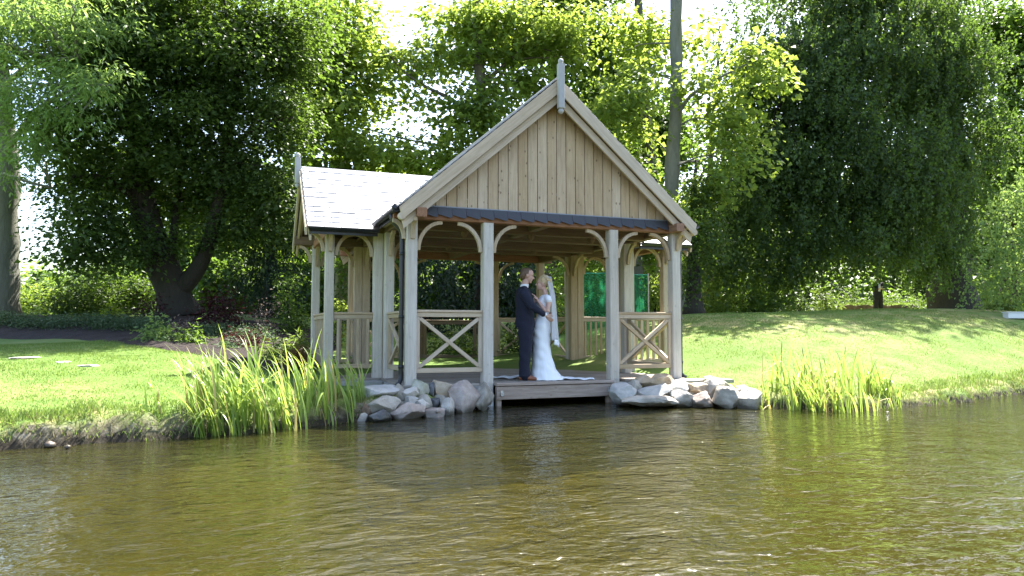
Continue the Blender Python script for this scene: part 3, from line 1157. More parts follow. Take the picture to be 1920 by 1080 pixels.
# gutters and downpipes
def gutter(name, p0, p1, r=.058):
    p0, p1 = Vector(p0), Vector(p1)
    d = (p1 - p0).normalized()
    sd = d.cross(Vector((0, 0, 1))).normalized()
    V, F = [], []
    n = 8
    for p in (p0, p1):
        for rr in (r, r * .88):
            for k in range(n + 1):
                a = math.pi * k / n
                V.append(p + sd * math.cos(a) * rr - Vector((0, 0, 1)) * math.sin(a) * rr)
    m = n + 1
    for k in range(n):
        F += [(k, k + 1, 2 * m + k + 1, 2 * m + k), (m + k, 3 * m + k, 3 * m + k + 1, m + k + 1), (k, m + k, m + k + 1, k + 1), (2 * m + k, 2 * m + k + 1, 3 * m + k + 1, 3 * m + k)]
    F += [(0, 2 * m, 3 * m, m), (n, m + n, 3 * m + n, 2 * m + n)]
    return obj(name, mesh_from(name, V, F, M_BLACK, False), None, PAV)


for s in (-1, 1):
    gutter('gutter', (s * (EU + .055), RV0 + .02, EZ - .01), (s * (EU + .055), WRV - WEV - .03, EZ - .01))
    gutter('gutter', (s * (WUE - .02), WRV - WEV - .055, WEZ - .005), (s * (EU - .0), WRV - WEV - .055, WEZ - .005))
    timber('fascia_board', (s * (EU - .012), RV0 + .04, EZ - .05), (s * (EU - .012), WRV - WEV, EZ - .05), .02, .11, M_BLACK, PAV, (0, 0, 1), .002)
    timber('fascia_board', (s * (WUE - .05), WRV - WEV + .012, WEZ - .055), (s * EU, WRV - WEV + .012, WEZ - .055), .02, .11, M_BLACK, PAV, (0, 0, 1), .002)
    xo = s * (A_ + PW / 2 + .045)
    yo = .02 if s > 0 else .06
    dp = tube_pts('downpipe', [(s * (EU + .055), yo, EZ - .04), (s * (EU + .055), yo, EZ - .12), (s * (EU + .02), yo, EZ - .2), (xo + s * .04, yo, EZ - .27), (xo, yo, EZ - .34), (xo, yo, EZ - .5), (xo, yo, 1.5), (xo, yo, .52), (xo, yo, .43), (xo + s * .03, yo - .03, .38), (xo + s * .07, yo - .06, .355)], .035, M_BLACK, PAV)
    for zc in (2.3, 1.35, .6):
        tube_pts('pipe_clip', [(xo, yo, zc), (xo, yo, zc + .045)], .042, M_BLACK, dp)
tube_pts('gutter_outlet', [(-EU - .055, RV0 + .03, EZ - .01), (-EU - .055, RV0 + .10, EZ - .01)], .064, M_BLACK, PAV)


# ------------------------------------------------------------------ stones at the water's edge
ST = {
    'pale': stone('stone pale', (.37, .345, .30), (.54, .505, .44), (.68, .64, .565)),
    'blue': stone('stone blue grey', (.30, .295, .275), (.45, .44, .41), (.60, .58, .53)),
    'grey': stone('stone grey', (.22, .20, .165), (.39, .36, .30), (.55, .51, .435)),
    'tan': stone('stone tan', (.24, .17, .10), (.42, .33, .22), (.55, .48, .38)),
    'pink': stone('stone pinkish', (.28, .22, .18), (.42, .35, .30), (.56, .50, .45)),
    'brown': stone('stone brown', (.09, .06, .04), (.18, .12, .08), (.30, .23, .17)),
    'dark': stone('stone dark', (.04, .045, .05), (.10, .105, .11), (.26, .27, .28)),
    'moss': stone('stone mossy', (.22, .23, .13), (.38, .38, .28), (.52, .50, .44)),
}


def rock_mesh(seed, sx, sy, sz, mat, flat=0.0, sub=4):
    import bmesh
    bm = bmesh.new()
    bmesh.ops.create_icosphere(bm, subdivisions=sub, radius=1.0)
    rr = random.Random(seed)
    planes = []
    for _ in range(15):
        n = Vector((rr.gauss(0, 1), rr.gauss(0, 1), rr.gauss(0, .8))).normalized()
        planes.append((n, rr.uniform(.58, .86)))
    if flat: planes.append((Vector((rr.gauss(0, .08), rr.gauss(0, .08), 1)).normalized(), .55))
    off = Vector((seed * 3.7, seed * 1.3, 0))
    for v in bm.verts:
        p = v.co.copy()
        for _ in range(2):
            for n, d in planes:
                e = p.dot(n) - d
                if e > 0: p -= n * e * .80
        p *= 1 + .10 * mnoise.noise(p * 1.7 + off) + .06 * mnoise.noise(p * 4.5 + off) + .03 * mnoise.noise(p * 10 + off)
        v.co = (p.x * sx * 1.27, p.y * sy * 1.27, p.z * sz * 1.27)
    me = bpy.data.meshes.new('boulder')
    bm.to_mesh(me)
    bm.free()
    me.materials.append(mat)
    me.polygons.foreach_set('use_smooth', [True] * len(me.polygons))
    me.set_sharp_from_angle(angle=R(32))
    return me


def shore_depth(px):
    a = [(600, 9.35), (690, 9.45), (740, 9.55), (800, 9.85), (850, 10.2), (905, 10.55), (925, 10.9), (1145, 11.15), (1200, 11.1), (1280, 11.1), (1350, 11.0), (1430, 10.95)]
    return float(np.interp(px, [q[0] for q in a], [q[1] for q in a]))


ROCKS = [  # px0, px1, py0, py1, setback from water's edge, stone, flat, label
    (676, 740, 721, 750, .50, 'blue', 1, 'broad flat-topped blue grey boulder nearest the reeds, top of the left pile'),
    (684, 745, 746, 776, .22, 'grey', 0, 'lichen spotted grey boulder beneath the broad flat-topped one'),
    (677, 700, 755, 782, .12, 'brown', 0, 'dark brown stone beside the right edge of the tall reeds'),
    (690, 731, 770, 797, .0, 'dark', 0, 'wet dark blue boulder standing in the water at the left end'),
    (738, 762, 725, 757, .50, 'grey', 0, 'upright plain grey stone right of the broad flat-topped boulder'),
    (757, 784, 727, 746, .40, 'pale', 0, 'small white stone in the upper middle of the left pile'),
    (770, 806, 714, 754, .60, 'moss', 0, 'pale boulder with mossy yellow top under the left corner post'),
    (811, 848, 713, 743, .55, 'tan', 1, 'tan topped square stone below the cross-braced left railing'),
    (800, 818, 720, 746, .60, 'dark', 0, 'narrow dark stone squeezed left of the tan topped one'),
    (757, 782, 741, 762, .25, 'blue', 0, 'small slate blue stone in the middle of the left pile'),
    (732, 792, 757, 786, .08, 'pink', 0, 'long pinkish tan boulder at the waterline of the left pile'),
    (778, 807, 750, 770, .22, 'pale', 0, 'pale rounded stone above the long pinkish boulder'),
    (787, 838, 763, 786, .02, 'pink', 1, 'low white-topped pink slab touching the water left of the dock'),
    (804, 826, 747, 766, .28, 'dark', 0, 'small dark grey stone with pale edge, centre of left pile'),
    (825, 851, 749, 780, .05, 'pale', 0, 'small whitish upright stone beside the large mauve grey boulder'),
    (845, 896, 722, 774, .22, 'pink', 0, 'largest mauve grey boulder of the left pile, next to the dock'),
    (889, 921, 724, 769, .20, 'grey', 0, 'triangular grey boulder leaning against the left dock post'),
    (669, 693, 778, 797, .0, 'pale', 0, 'small pale stone in the water at the foot of the reeds'),
    (1192, 1260, 703, 727, .62, 'tan', 0, 'pale brown boulder on top of the right pile below the railing'),
    (1143, 1186, 722, 752, .12, 'blue', 0, 'bluish white boulder right against the right dock post'),
    (1175, 1201, 716, 744, .34, 'grey', 0, 'narrow grey stone between dock post boulder and long slab'),
    (1194, 1262, 719, 748, .34, 'blue', 1, 'long blue grey boulder in the middle of the right pile'),
    (1248, 1293, 717, 750, .36, 'blue', 0, 'sloping blue boulder behind the white upright waterline stone'),
    (1168, 1260, 739, 760, .04, 'grey', 1, 'long low grey slab at the waterline right of the dock'),
    (1256, 1295, 734, 764, .0, 'pale', 0, 'white pointed stone standing at the waterline of the right pile'),
    (1288, 1333, 715, 744, .40, 'tan', 1, 'sandy square boulder in the second course of the right pile'),
    (1291, 1335, 737, 765, .03, 'pink', 0, 'brownish block at the waterline beneath the sandy square boulder'),
    (1321, 1355, 715, 742, .42, 'pale', 0, 'white boulder with tan underside right of the sandy one'),
    (1333, 1385, 730, 765, .05, 'grey', 0, 'large grey white boulder with shaded front, right pile waterline'),
    (1379, 1430, 734, 769, .05, 'pale', 0, 'last big white boulder of the right pile, next to the right reeds'),
    (1318, 1344, 705, 718, .85, 'pale', 0, 'small pale stone at the back of the right pile on the grass'),
    (1349, 1368, 716, 733, .60, 'moss', 0, 'small mossy stone behind the large grey white boulder'),
    (1379, 1398, 727, 740, .42, 'grey', 0, 'small grey stone behind the last big white boulder'),
]
for i, (x0, x1, y0, y1, back, kind, flat, lab) in enumerate(ROCKS):
    px, py = (x0 + x1) / 2, (y0 + y1) / 2
    d = shore_depth(px) + back
    c = at(px, py, d)
    hw, hh = (x1 - x0) / 2 * d / FPX, (y1 - y0) / 2 * d / FPX
    dep = max(hw, hh) * .95 + .04
    me = rock_mesh(40 + i * 7, hw * 1.02, dep, hh * 1.08, ST[kind], flat)
    o = obj('boulder', me, Matrix.Translation(Vector(c)) @ Matrix.Rotation(-YAW + random.uniform(-.12, .12), 4, 'Z') @ Matrix.Rotation(random.uniform(-.15, .15), 4, 'Y'))
    tag(o, lab, 'boulder', 'boulders at the water edge')
# packing stones inside the pile, mostly hidden
for s, (x0, x1) in (('left', (700, 910)), ('right', (1160, 1400))):
    VV, FF = [], []
    for k in range(26):
        px = random.uniform(x0, x1)
        d = shore_depth(px) + random.uniform(.25, .7)
        p = at(px, 745, d)
        me = rock_mesh(900 + k, .14, .14, .12, ST['grey'], 0, 2)
        o = len(VV)
        zz = random.uniform(.02, .20)
        VV += [(v.co.x + p[0], v.co.y + p[1], v.co.z + zz) for v in me.vertices]
        FF += [tuple(i + o for i in f.vertices) for f in me.polygons]
        bpy.data.meshes.remove(me)
    q = obj('rubble', mesh_from('rubble', VV, FF, ST['grey'], True))
    tag(q, 'small grey rubble packed between the boulders ' + s + ' of the dock', 'rubble', kind='stuff')

# pebbles along the muddy edges
VV, FF = [], []
for k in range(12):
    if k < 7: px, z = random.uniform(-20, 640), 0
    else: px, z = random.uniform(1430, 1920), 0
    py = random.gauss(0, 4) + np.interp(px, [-20, 0, 200, 350, 500, 600, 690, 1430, 1560, 1690, 1800, 1920], [850, 846, 834, 823, 813, 802, 791, 765, 773, 769, 756, 741]) - random.uniform(-2, 6)
    p = onz(px, py, 0)
    r_ = random.uniform(.3, 1) ** 2 * .055 * (1.3 if px < 250 else 1)
    me = rock_mesh(2000 + k, r_, r_, r_ * .6, ST['pale'], 0, 1)
    o = len(VV)
    VV += [(v.co.x + p[0], v.co.y + p[1], v.co.z + random.Random(k).uniform(-.02, .03)) for v in me.vertices]
    FF += [tuple(i + o for i in f.vertices) for f in me.polygons]
    bpy.data.meshes.remove(me)
tag(obj('pebbles', mesh_from('pebbles', VV, FF, ST['brown'], True)), 'small pale pebbles along the muddy waterline', 'pebbles', kind='stuff')

# flat stones let into the left lawn
for (px, py, hw, lab) in ((50, 671, 24, 'larger flat white stone lying flush in the left lawn'), (166, 686, 16, 'smaller flat white stone lying in the left lawn'), (118, 679, 11, 'faint greyish flat stone between the two white lawn stones')):
    # meet the sloping lawn along the line of sight
    r_, t = ray(px, py), 6.0
    while t < 40:
        p = CAM + r_ * t
        if p[2] < gz(p[0], p[1]): break
        t += .05
    w_ = hw * t / FPX
    me = rock_mesh(int(px), w_, w_ * 1.1, .022, ST['pale'], 1)
    tag(obj('flat_stone', me, Matrix.Translation((p[0], p[1], gz(p[0], p[1]) + .0)) @ Matrix.Rotation(-YAW, 4, 'Z')), lab, 'stone', 'flat stones in the lawn')


# rocky outcrop of the left bank
for (x0, x1, y0, y1, kind, lab) in ((78, 200, 786, 826, 'grey', 'crumbling grey rock ledge in the left bank'), (262, 320, 818, 833, 'grey', 'low flat grey stone in the water below the lone grass tuft'), (15, 80, 826, 846, 'dark', 'dark wet stone at the foot of the left bank')):
    px, py = (x0 + x1) / 2, (y0 + y1) / 2
    d = np.interp(px, [0, 200, 350, 500], [9.05, 9.35, 9.5, 9.6]) - (.08 if y0 > 800 else -.1)
    hw, hh = (x1 - x0) / 2 * d / FPX, (y1 - y0) / 2 * d / FPX
    o = obj('bank_rock', rock_mesh(int(x0) + 5, hw, hw * .5 + .1, hh, ST[kind], 1), Matrix.Translation(Vector(at(px, py, d))) @ Matrix.Rotation(-YAW, 4, 'Z'))
    tag(o, lab, 'rock')


# ------------------------------------------------------------------ foliage
def unit(v): return v / (np.linalg.norm(v, axis=-1, keepdims=True) + 1e-9)


def leaf_mesh(name, P, D, Nn, Ln, Wd, tint, mat):
    """folded diamond leaves: base P, axis D, face normal Nn"""
    n = len(P)
    D = unit(D)
    S = unit(np.cross(D, Nn))
    Nn = np.cross(S, D)
    L1, W1 = Ln[:, None], Wd[:, None]
    mid = P + D * L1 * .42 + Nn * W1 * .18
    V = np.empty((n, 4, 3))
    V[:, 0] = P
    V[:, 1] = mid + S * W1 * .5
    V[:, 2] = P + D * L1 - Nn * L1 * .10
    V[:, 3] = mid - S * W1 * .5
    b = np.arange(n)[:, None] * 4
    T = np.concatenate([b + [0, 1, 2], b + [0, 2, 3]], 1).reshape(-1, 3)
    return np_mesh(name, V.reshape(-1, 3), T, mat, {'tint': np.repeat(tint, 4)})


def leaves_around(C, per, sig, Lmin, Lmax, asp=.62, up=.75, droop=.35, ctint=None):
    """scatter `per` leaves about each clump centre in C; sig = spread (3)"""
    n = len(C)
    idx = np.repeat(np.arange(n), per)
    m = len(idx)
    off = rng.normal(0, 1, (m, 3)) * np.array(sig)
    # layers: the spray sags outward
    off[:, 2] -= .25 * np.hypot(off[:, 0], off[:, 1])
    P = C[idx] + off
    D = unit(off * [1, 1, .3] + rng.normal(0, .35, (m, 3)) * np.array([1, 1, .6]))
    D[:, 2] -= droop
    Nn = unit(rng.normal(0, 1, (m, 3)) * (1 - up) + np.array([0, 0, up]))
    Ln = rng.uniform(Lmin, Lmax, m) * rng.uniform(.75, 1.25, n)[idx]
    t = rng.uniform(0, 1, m) * .6 + .4 * (ctint[idx] if ctint is not None else rng.uniform(0, 1, n)[idx])
    return P, D, Nn, Ln, Ln * asp, t


def in_lobes(lobes, dens, shell=.45):
    """clump centres spread through ellipsoidal lobes given in photo pixels and depth"""
    out = []
    for (px, py, d, rx, ry, rd) in lobes:
        c = at(px, py, d)
        ax, az = rx * d / FPX, ry * d / FPX
        vol = ax * az * rd * 4.19
        n = max(3, int(dens * vol ** .85))
        u = unit(rng.normal(0, 1, (n, 3)))
        r_ = rng.uniform(0, 1, n) ** shell
        q = u * (r_ * np.clip(rng.normal(1, .2, n), .6, 1.5))[:, None]
        depth_dir = np.array([_fw[0], _fw[1], 0]) / math.hypot(_fw[0], _fw[1])
        out.append(c + q[:, :1] * ax * _rt + q[:, 1:2] * rd * depth_dir + q[:, 2:] * az * np.array([0, 0, 1]))
    return np.concatenate(out)


def bent(p0, p1, n=6, sag=.1, wob=.08):
    p0, p1 = np.array(p0, float), np.array(p1, float)
    l = np.linalg.norm(p1 - p0)
    t = np.linspace(0, 1, n)[:, None]
    w = rng.normal(0, wob * l / 3, (n, 3)) * np.sin(t * math.pi)
    return p0 + (p1 - p0) * t + w + np.array([0, 0, 1]) * (np.sin(t * math.pi) * sag * l)


def make_tree(name, label, base, stems, lobes, mat, barkm, dens=1.3, per=70, sig=(.36, .36, .2), leaf=(.10, .17), asp=.62, up=.7, droop=.3,
              twigs=26, weep=0.0, group='garden trees', limb_r=.05, cat='tree', extra=None):
    """stems: list of (list of points, r0, r1, is_trunk)"""
    base = np.array(base, float)
    root = tag(empty(name, base), label, cat, group)
    M = Matrix.Translation(Vector(base))
    allpts = []
    for (pts, r0, r1, tr) in stems:
        pts = np.array(pts, float)
        # resample smoothly
        t = np.linspace(0, len(pts) - 1, (len(pts) - 1) * 4 + 1)
        sm = np.stack([np.interp(t, np.arange(len(pts)), pts[:, k]) for k in range(3)], 1)
        for _ in range(3): sm[1:-1] = (sm[:-2] + 2 * sm[1:-1] + sm[2:]) / 4
        s = np.linspace(0, 1, len(sm))
        rad = r0 + (r1 - r0) * s ** .8
        if tr: rad = rad * (1 + .5 * np.exp(-s * len(pts) * 1.6))
        V, F = tube_data(sm - base, rad, 14 if tr else 8)
        if tr:
            V = [v + Vector((mnoise.noise(v * 1.3), mnoise.noise(v * 1.3 + Vector((9, 0, 0))), 0)) * r0 * .28 for v in V]
        obj('trunk' if tr else 'limb', mesh_from('trunk', V, F, barkm, True), M, root)
        allpts.append(sm[len(sm) // 3:] if tr else sm)
    C = in_lobes(lobes, dens * 1.75)
    per = int(per * 1.35)
    leaf = (leaf[0] * 1.18, leaf[1] * 1.18)
    if extra is not None: C = np.concatenate([C, extra])
    AP = np.concatenate(allpts) if allpts else base[None]
    for k in range(min(twigs, len(C))):
        c = C[int(k * len(C) / max(1, twigs))]
        dd = np.linalg.norm(AP - c, axis=1) + np.maximum(0, AP[:, 2] - c[2]) * .8
        a = AP[np.argmin(dd)]
        l = np.linalg.norm(c - a)
        if l < .3: continue
        pts = bent(a, c, 6, .06, .12)
        V, F = tube_data(pts - base, list(np.linspace(limb_r * min(1.6, .5 + l * .15), .010, 6)), 6)
        obj('limb', mesh_from('limb', V, F, barkm, True), M, root)
    ct = rng.uniform(0, 1, len(C))
    if weep:
        # curtains: strands hang from the clumps, leaves set along them
        ns = max(2, int(per / 16))
        S0 = np.repeat(C, ns, 0) + rng.normal(0, 1, (len(C) * ns, 3)) * np.array(sig)
        ln = rng.uniform(.5, 1.25, len(S0)) * weep
        k = 16
        t = np.linspace(0, 1, k)[None, :, None]
        lean = rng.normal(0, .32, (len(S0), 1, 3)) + np.array([-.3, 0, 0])
        dirv = np.array([0, 0, -1.0]) + lean * [1, 1, 0]
        Pn = S0[:, None, :] + dirv * (ln[:, None, None] * t) + rng.normal(0, .05, (len(S0), k, 3))
        Pn = Pn.reshape(-1, 3)
        m = len(Pn)
        D = unit(rng.normal(0, .6, (m, 3)) + np.array([0, 0, -.8]))
        Nn = unit(rng.normal(0, 1, (m, 3)) * .55 + np.array([-.1, -.35, .55]))
        L_ = rng.uniform(leaf[0], leaf[1], m)
        tt = rng.uniform(0, .65, m) + .35 * np.repeat(np.repeat(ct, ns), k)
        data = (Pn, D, Nn, L_, L_ * asp, tt)
    else:
        data = leaves_around(C, per, sig, leaf[0], leaf[1], asp, up, droop, ct)
    P, D, Nn, Ln, Wd, tt = data
    obj('crown', leaf_mesh('crown', P - base, D, Nn, Ln, Wd, tt, mat), M, root)
    return root


def px_line(*pts):
    return [at(*p) for p in pts]


def gbase(px, d, py=590):
    p = at(px, py, d)
    return np.array([p[0], p[1], gz(p[0], p[1]) - .06])


# 1  tree at the left edge with feathery bright sprays hanging into view
b = gbase(-4, 20, 600)
make_tree('ash_tree', 'grey trunked tree at the left edge with bright feathery sprays hanging low', b,
          [([b, at(2, 450, 20), at(8, 330, 19.8), at(0, 180, 19.6), at(-30, 20, 19.5), at(-40, -120, 19.5)], .42, .30, True),
           (px_line((0, 300, 19.8), (70, 200, 18.3), (150, 160, 17), (210, 160, 16.2)), .10, .02, False),
           (px_line((-10, 180, 19.6), (60, 110, 18), (150, 110, 16.8)), .10, .02, False),
           (px_line((-6, 322, 19.8), (40, 335, 18.6), (95, 352, 17.6)), .035, .01, False)],
          [(20, 190, 16.5, 75, 85, .9), (100, 160, 16.3, 90, 60, .8), (190, 165, 16, 50, 30, .5), (40, 270, 16.6, 55, 45, .6), (10, 330, 17, 22, 55, .5), (110, 40, 16.5, 150, 70, 1.0), (150, 240, 16.3, 45, 35, .4), (215, 140, 15.8, 25, 25, .3), (-40, 60, 17, 100, 120, 1.2)],
          M_LEAF_ASH, M_BARK_GREY, dens=5.0, per=46, sig=(.24, .24, .13), leaf=(.10, .16), asp=.30, up=.72, droop=.55, twigs=26)

# 2  big dark spreading maple behind the left bed
b = gbase(338, 20, 588)
make_tree('maple_tree', 'huge dark maple with forked trunk behind the copper shrubs', b,
          [([b, at(325, 540, 20), at(292, 470, 20), at(268, 380, 20), at(258, 250, 20), at(250, 100, 20), at(240, -60, 20)], .46, .24, True),
           (px_line((335, 548, 20), (372, 505, 19.8), (392, 455, 19.6), (412, 370, 19.5), (428, 260, 19.6), (450, 120, 19.8)), .27, .10, False),
           (px_line((330, 545, 20.1), (328, 500, 20.1), (322, 470, 20.2), (330, 400, 20.4), (340, 300, 20.5)), .17, .08, False),
           (px_line((265, 380, 20), (200, 330, 19), (140, 330, 18.3)), .14, .04, False),
           (px_line((258, 260, 20), (180, 210, 19.2), (110, 200, 18.5)), .14, .04, False),
           (px_line((428, 280, 19.6), (490, 230, 19.4), (550, 220, 19.2)), .10, .03, False)],
          [(200, 430, 18.8, 95, 65, 1.6), (150, 360, 19, 40, 40, 1.0), (240, 320, 21.4, 110, 70, 1.4), (170, 320, 19, 70, 50, 1.0), (140, 250, 19.3, 80, 65, 1.6), (330, 230, 19, 130, 100, 2.0), (230, 120, 19.5, 150, 95, 2.0), (420, 130, 19.6, 120, 90, 2.0),
           (500, 220, 19.6, 80, 85, 1.5), (410, 340, 20.8, 95, 70, 1.4), (490, 340, 19.4, 75, 70, 1.3), (330, 390, 21.6, 80, 60, 1.2), (430, 430, 19.6, 65, 35, 1.0), (360, 20, 20, 210, 90, 2.4), (150, 20, 20, 130, 100, 2), (540, 60, 20, 90, 90, 1.8), (190, 470, 18.6, 70, 28, .9), (520, 420, 20, 45, 40, .9)],
          M_LEAF_DARK, M_BARK_DARK, dens=2.9, per=118, sig=(.40, .40, .22), leaf=(.075, .125), asp=.85, up=.72, twigs=46, limb_r=.06)

# 3-4  sunlit sycamores behind the pavilion
b = gbase(640, 26)
make_tree('sycamore_tree', 'sunlit yellow green sycamore rising behind the slate wing roof', b,
          [([b, at(645, 450, 26), at(640, 300, 26), at(630, 120, 26), at(620, -40, 26)], .26, .12, True)],
          [(610, 250, 24, 75, 70, 1.5), (640, 150, 24.5, 95, 75, 1.8), (690, 290, 24, 70, 45, 1.3), (600, 330, 24, 60, 40, 1.2), (620, 40, 25, 100, 70, 1.8), (760, 310, 25, 70, 25, 1.0), (560, 180, 24.5, 45, 80, 1.4), (650, 420, 25, 90, 60, 1.5), (560, 440, 24, 45, 55, 1.2)],
          M_LEAF_BRIGHT, M_BARK, dens=1.95, per=64, sig=(.40, .40, .22), leaf=(.12, .20), asp=.9, up=.66, twigs=22)
b = gbase(905, 25)
make_tree('sycamore_tree', 'leaning sycamore with bare dark limbs left of the gable peak', b,
          [([b, at(915, 420, 25), at(905, 260, 25), at(900, 130, 25), at(893, -30, 25)], .30, .15, True),
           (px_line((905, 250, 25), (860, 190, 24.6), (800, 165, 24.4), (755, 135, 24.2), (720, 90, 24)), .09, .03, False),
           (px_line((912, 300, 25), (840, 275, 24.5), (760, 262, 24.3), (680, 240, 24)), .06, .02, False),
           (px_line((902, 160, 25), (960, 110, 25.4), (1000, 60, 25.6)), .09, .03, False)],
          [(870, 200, 24.2, 85, 55, 1.4), (930, 270, 24, 75, 55, 1.2), (760, 170, 24.6, 60, 28, .8), (980, 160, 25, 60, 55, 1.3), (850, 290, 24.2, 80, 30, 1.0), (800, 105, 25, 110, 30, 1.2), (900, 60, 25.5, 130, 60, 1.8), (770, 270, 24.6, 45, 20, .6), (1020, 60, 25, 100, 60, 1.6), (900, 400, 26, 80, 60, 1.2)],
          M_LEAF_BRIGHT, M_BARK, dens=1.7, per=62, sig=(.40, .40, .22), leaf=(.12, .20), asp=.9, up=.66, twigs=26)
b = gbase(1040, 30)
make_tree('plane_tree', 'dark stemmed tree standing straight behind the gable peak', b,
          [([b, at(1045, 400, 30), at(1040, 200, 30), at(1036, 60, 30), at(1030, -60, 30)], .36, .2, True),
           (px_line((1040, 210, 30), (1075, 150, 29.6), (1095, 90, 29.4)), .08, .03, False)],
          [(1110, 200, 28, 70, 75, 1.5), (1120, 100, 28.5, 80, 70, 1.6), (1000, 40, 29, 110, 70, 1.8), (1060, -30, 29, 150, 60, 2), (1160, 280, 28, 45, 50, 1.0)],
          M_LEAF_SHRUB, M_BARK_DARK, dens=1.6, per=64, sig=(.42, .42, .24), leaf=(.12, .20), asp=.85, up=.66, twigs=16)

# 5  tall grey trunk right of the gable
b = gbase(1268, 23)
make_tree('lime_tree', 'tall straight grey trunk with lit yellow green leaves above the right eave', b,
          [([b, at(1262, 480, 23), at(1258, 340, 23), at(1266, 220, 23), at(1268, 130, 23), at(1268, -60, 23)], .25, .19, True),
           (px_line((1266, 225, 23), (1290, 180, 22.8), (1340, 150, 22.5), (1400, 120, 22.2)), .08, .03, False),
           (px_line((1266, 240, 23), (1310, 215, 22.7), (1350, 240, 22.5)), .04, .015, False),
           (px_line((1262, 300, 23), (1235, 265, 23.2), (1195, 240, 23.3)), .04, .015, False)],
          [(1150, 190, 22.4, 55, 50, 1.2), (1200, 150, 22.6, 55, 40, 1.2), (1330, 175, 22, 65, 45, 1.2), (1390, 230, 21.8, 50, 50, 1.0), (1370, 300, 21.8, 55, 38, 1.0), (1320, 350, 21.8, 55, 30, .9), (1290, 400, 21.6, 45, 30, .8), (1200, 230, 22.8, 30, 25, .6), (1240, 60, 24, 110, 50, 1.0), (1400, 120, 22.4, 50, 45, 1.0), (1420, 150, 22.2, 40, 40, .9), (1185, 330, 23.5, 30, 40, .8)],
          M_LEAF_BRIGHT, M_BARK_GREY, dens=1.8, per=56, sig=(.38, .38, .2), leaf=(.12, .20), asp=.9, up=.66, twigs=26, limb_r=.04)
b = gbase(1250, 28)
make_tree('lime_tree', 'slanting thinner trunk left of the tall straight grey one', b,
          [([b, at(1240, 450, 28), at(1222, 320, 28), at(1208, 210, 28), at(1200, 60, 28), at(1195, -50, 28)], .25, .14, True),
           (px_line((1325, 560, 28.5), (1335, 420, 28.5), (1330, 300, 28.5), (1345, 150, 28.5), (1350, 40, 28.5)), .2, .03, False)],
          [(1190, 90, 27.5, 80, 60, 1.6), (1180, 330, 27.5, 60, 45, 1.2), (1320, 420, 27.5, 60, 50, 1.4), (1230, 400, 28, 50, 35, 1.0), (1330, 250, 28, 40, 40, 1.0)],
          M_LEAF_SHRUB, M_BARK, dens=1.5, per=60, sig=(.42, .42, .22), leaf=(.12, .2), asp=.85, up=.66, twigs=14)

# 6  ivy clad trunk beside the right corner post
b = gbase(1302, 22, 588)
make_tree('ivy_tree', 'ivy clad dark trunk just right of the pavilion', b,
          [([b, at(1300, 520, 22), at(1296, 440, 22), at(1300, 360, 22.2), at(1306, 300, 22.4)], .26, .03, True)],
          [(1300, 500, 21.9, 24, 70, .35), (1330, 440, 21.8, 50, 45, .9), (1310, 370, 22, 45, 40, .8)],
          M_LEAF_DARK, M_BARK_DARK, dens=5, per=70, sig=(.2, .2, .25), leaf=(.07, .11), asp=.9, up=.5, twigs=8, limb_r=.03)

# 7  great weeping beech on the right
b = gbase(1790, 30, 582)
make_tree('weeping_beech', 'great weeping beech with dark hanging curtains of leaves on the right', b,
          [([b, at(1782, 530, 30), at(1786, 430, 30), at(1780, 300, 30), at(1770, 150, 30), at(1765, -20, 30)], .86, .45, True),
           (px_line((1782, 330, 30), (1700, 220, 28.5), (1600, 170, 27), (1480, 180, 25.8)), .26, .06, False),
           (px_line((1780, 260, 30), (1690, 130, 28.5), (1560, 70, 27), (1430, 90, 26)), .26, .06, False),
           (px_line((1786, 360, 30), (1840, 290, 28.8), (1872, 272, 28.4)), .22, .02, False)],
          [(1500, 200, 26, 110, 70, 2.0), (1440, 300, 25.6, 80, 70, 1.6), (1390, 400, 25.3, 70, 60, 1.4), (1500, 340, 25.5, 100, 75, 1.8), (1600, 260, 26, 120, 90, 2.0), (1640, 365, 26, 115, 78, 1.8), (1550, 440, 25.6, 110, 62, 1.5),
           (1440, 488, 25.6, 85, 45, 1.2), (1665, 445, 26.5, 95, 40, 1.4), (1720, 330, 27, 80, 100, 1.8), (1560, 110, 26.5, 160, 80, 2.2), (1730, 160, 28, 120, 110, 2.4), (1420, 120, 26.2, 60, 60, 1.4), (1600, 0, 27.5, 220, 90, 2.4), (1740, 440, 28, 50, 60, 1.2), (1785, 120, 28, 75, 130, 1.0), (1800, 310, 28.4, 70, 90, .8), (1800, 420, 28.6, 55, 50, .7), (1868, 262, 27.6, 50, 55, .9), (1345, 490, 25.4, 45, 45, 1.0), (1500, 510, 26, 60, 25, 1.0), (1740, 500, 28, 40, 30, .8)],
          M_LEAF_BEECH, M_BARK_DARK, dens=3.0, per=112, sig=(.48, .48, .3), leaf=(.08, .135), asp=.72, twigs=34, weep=.6, limb_r=.05)

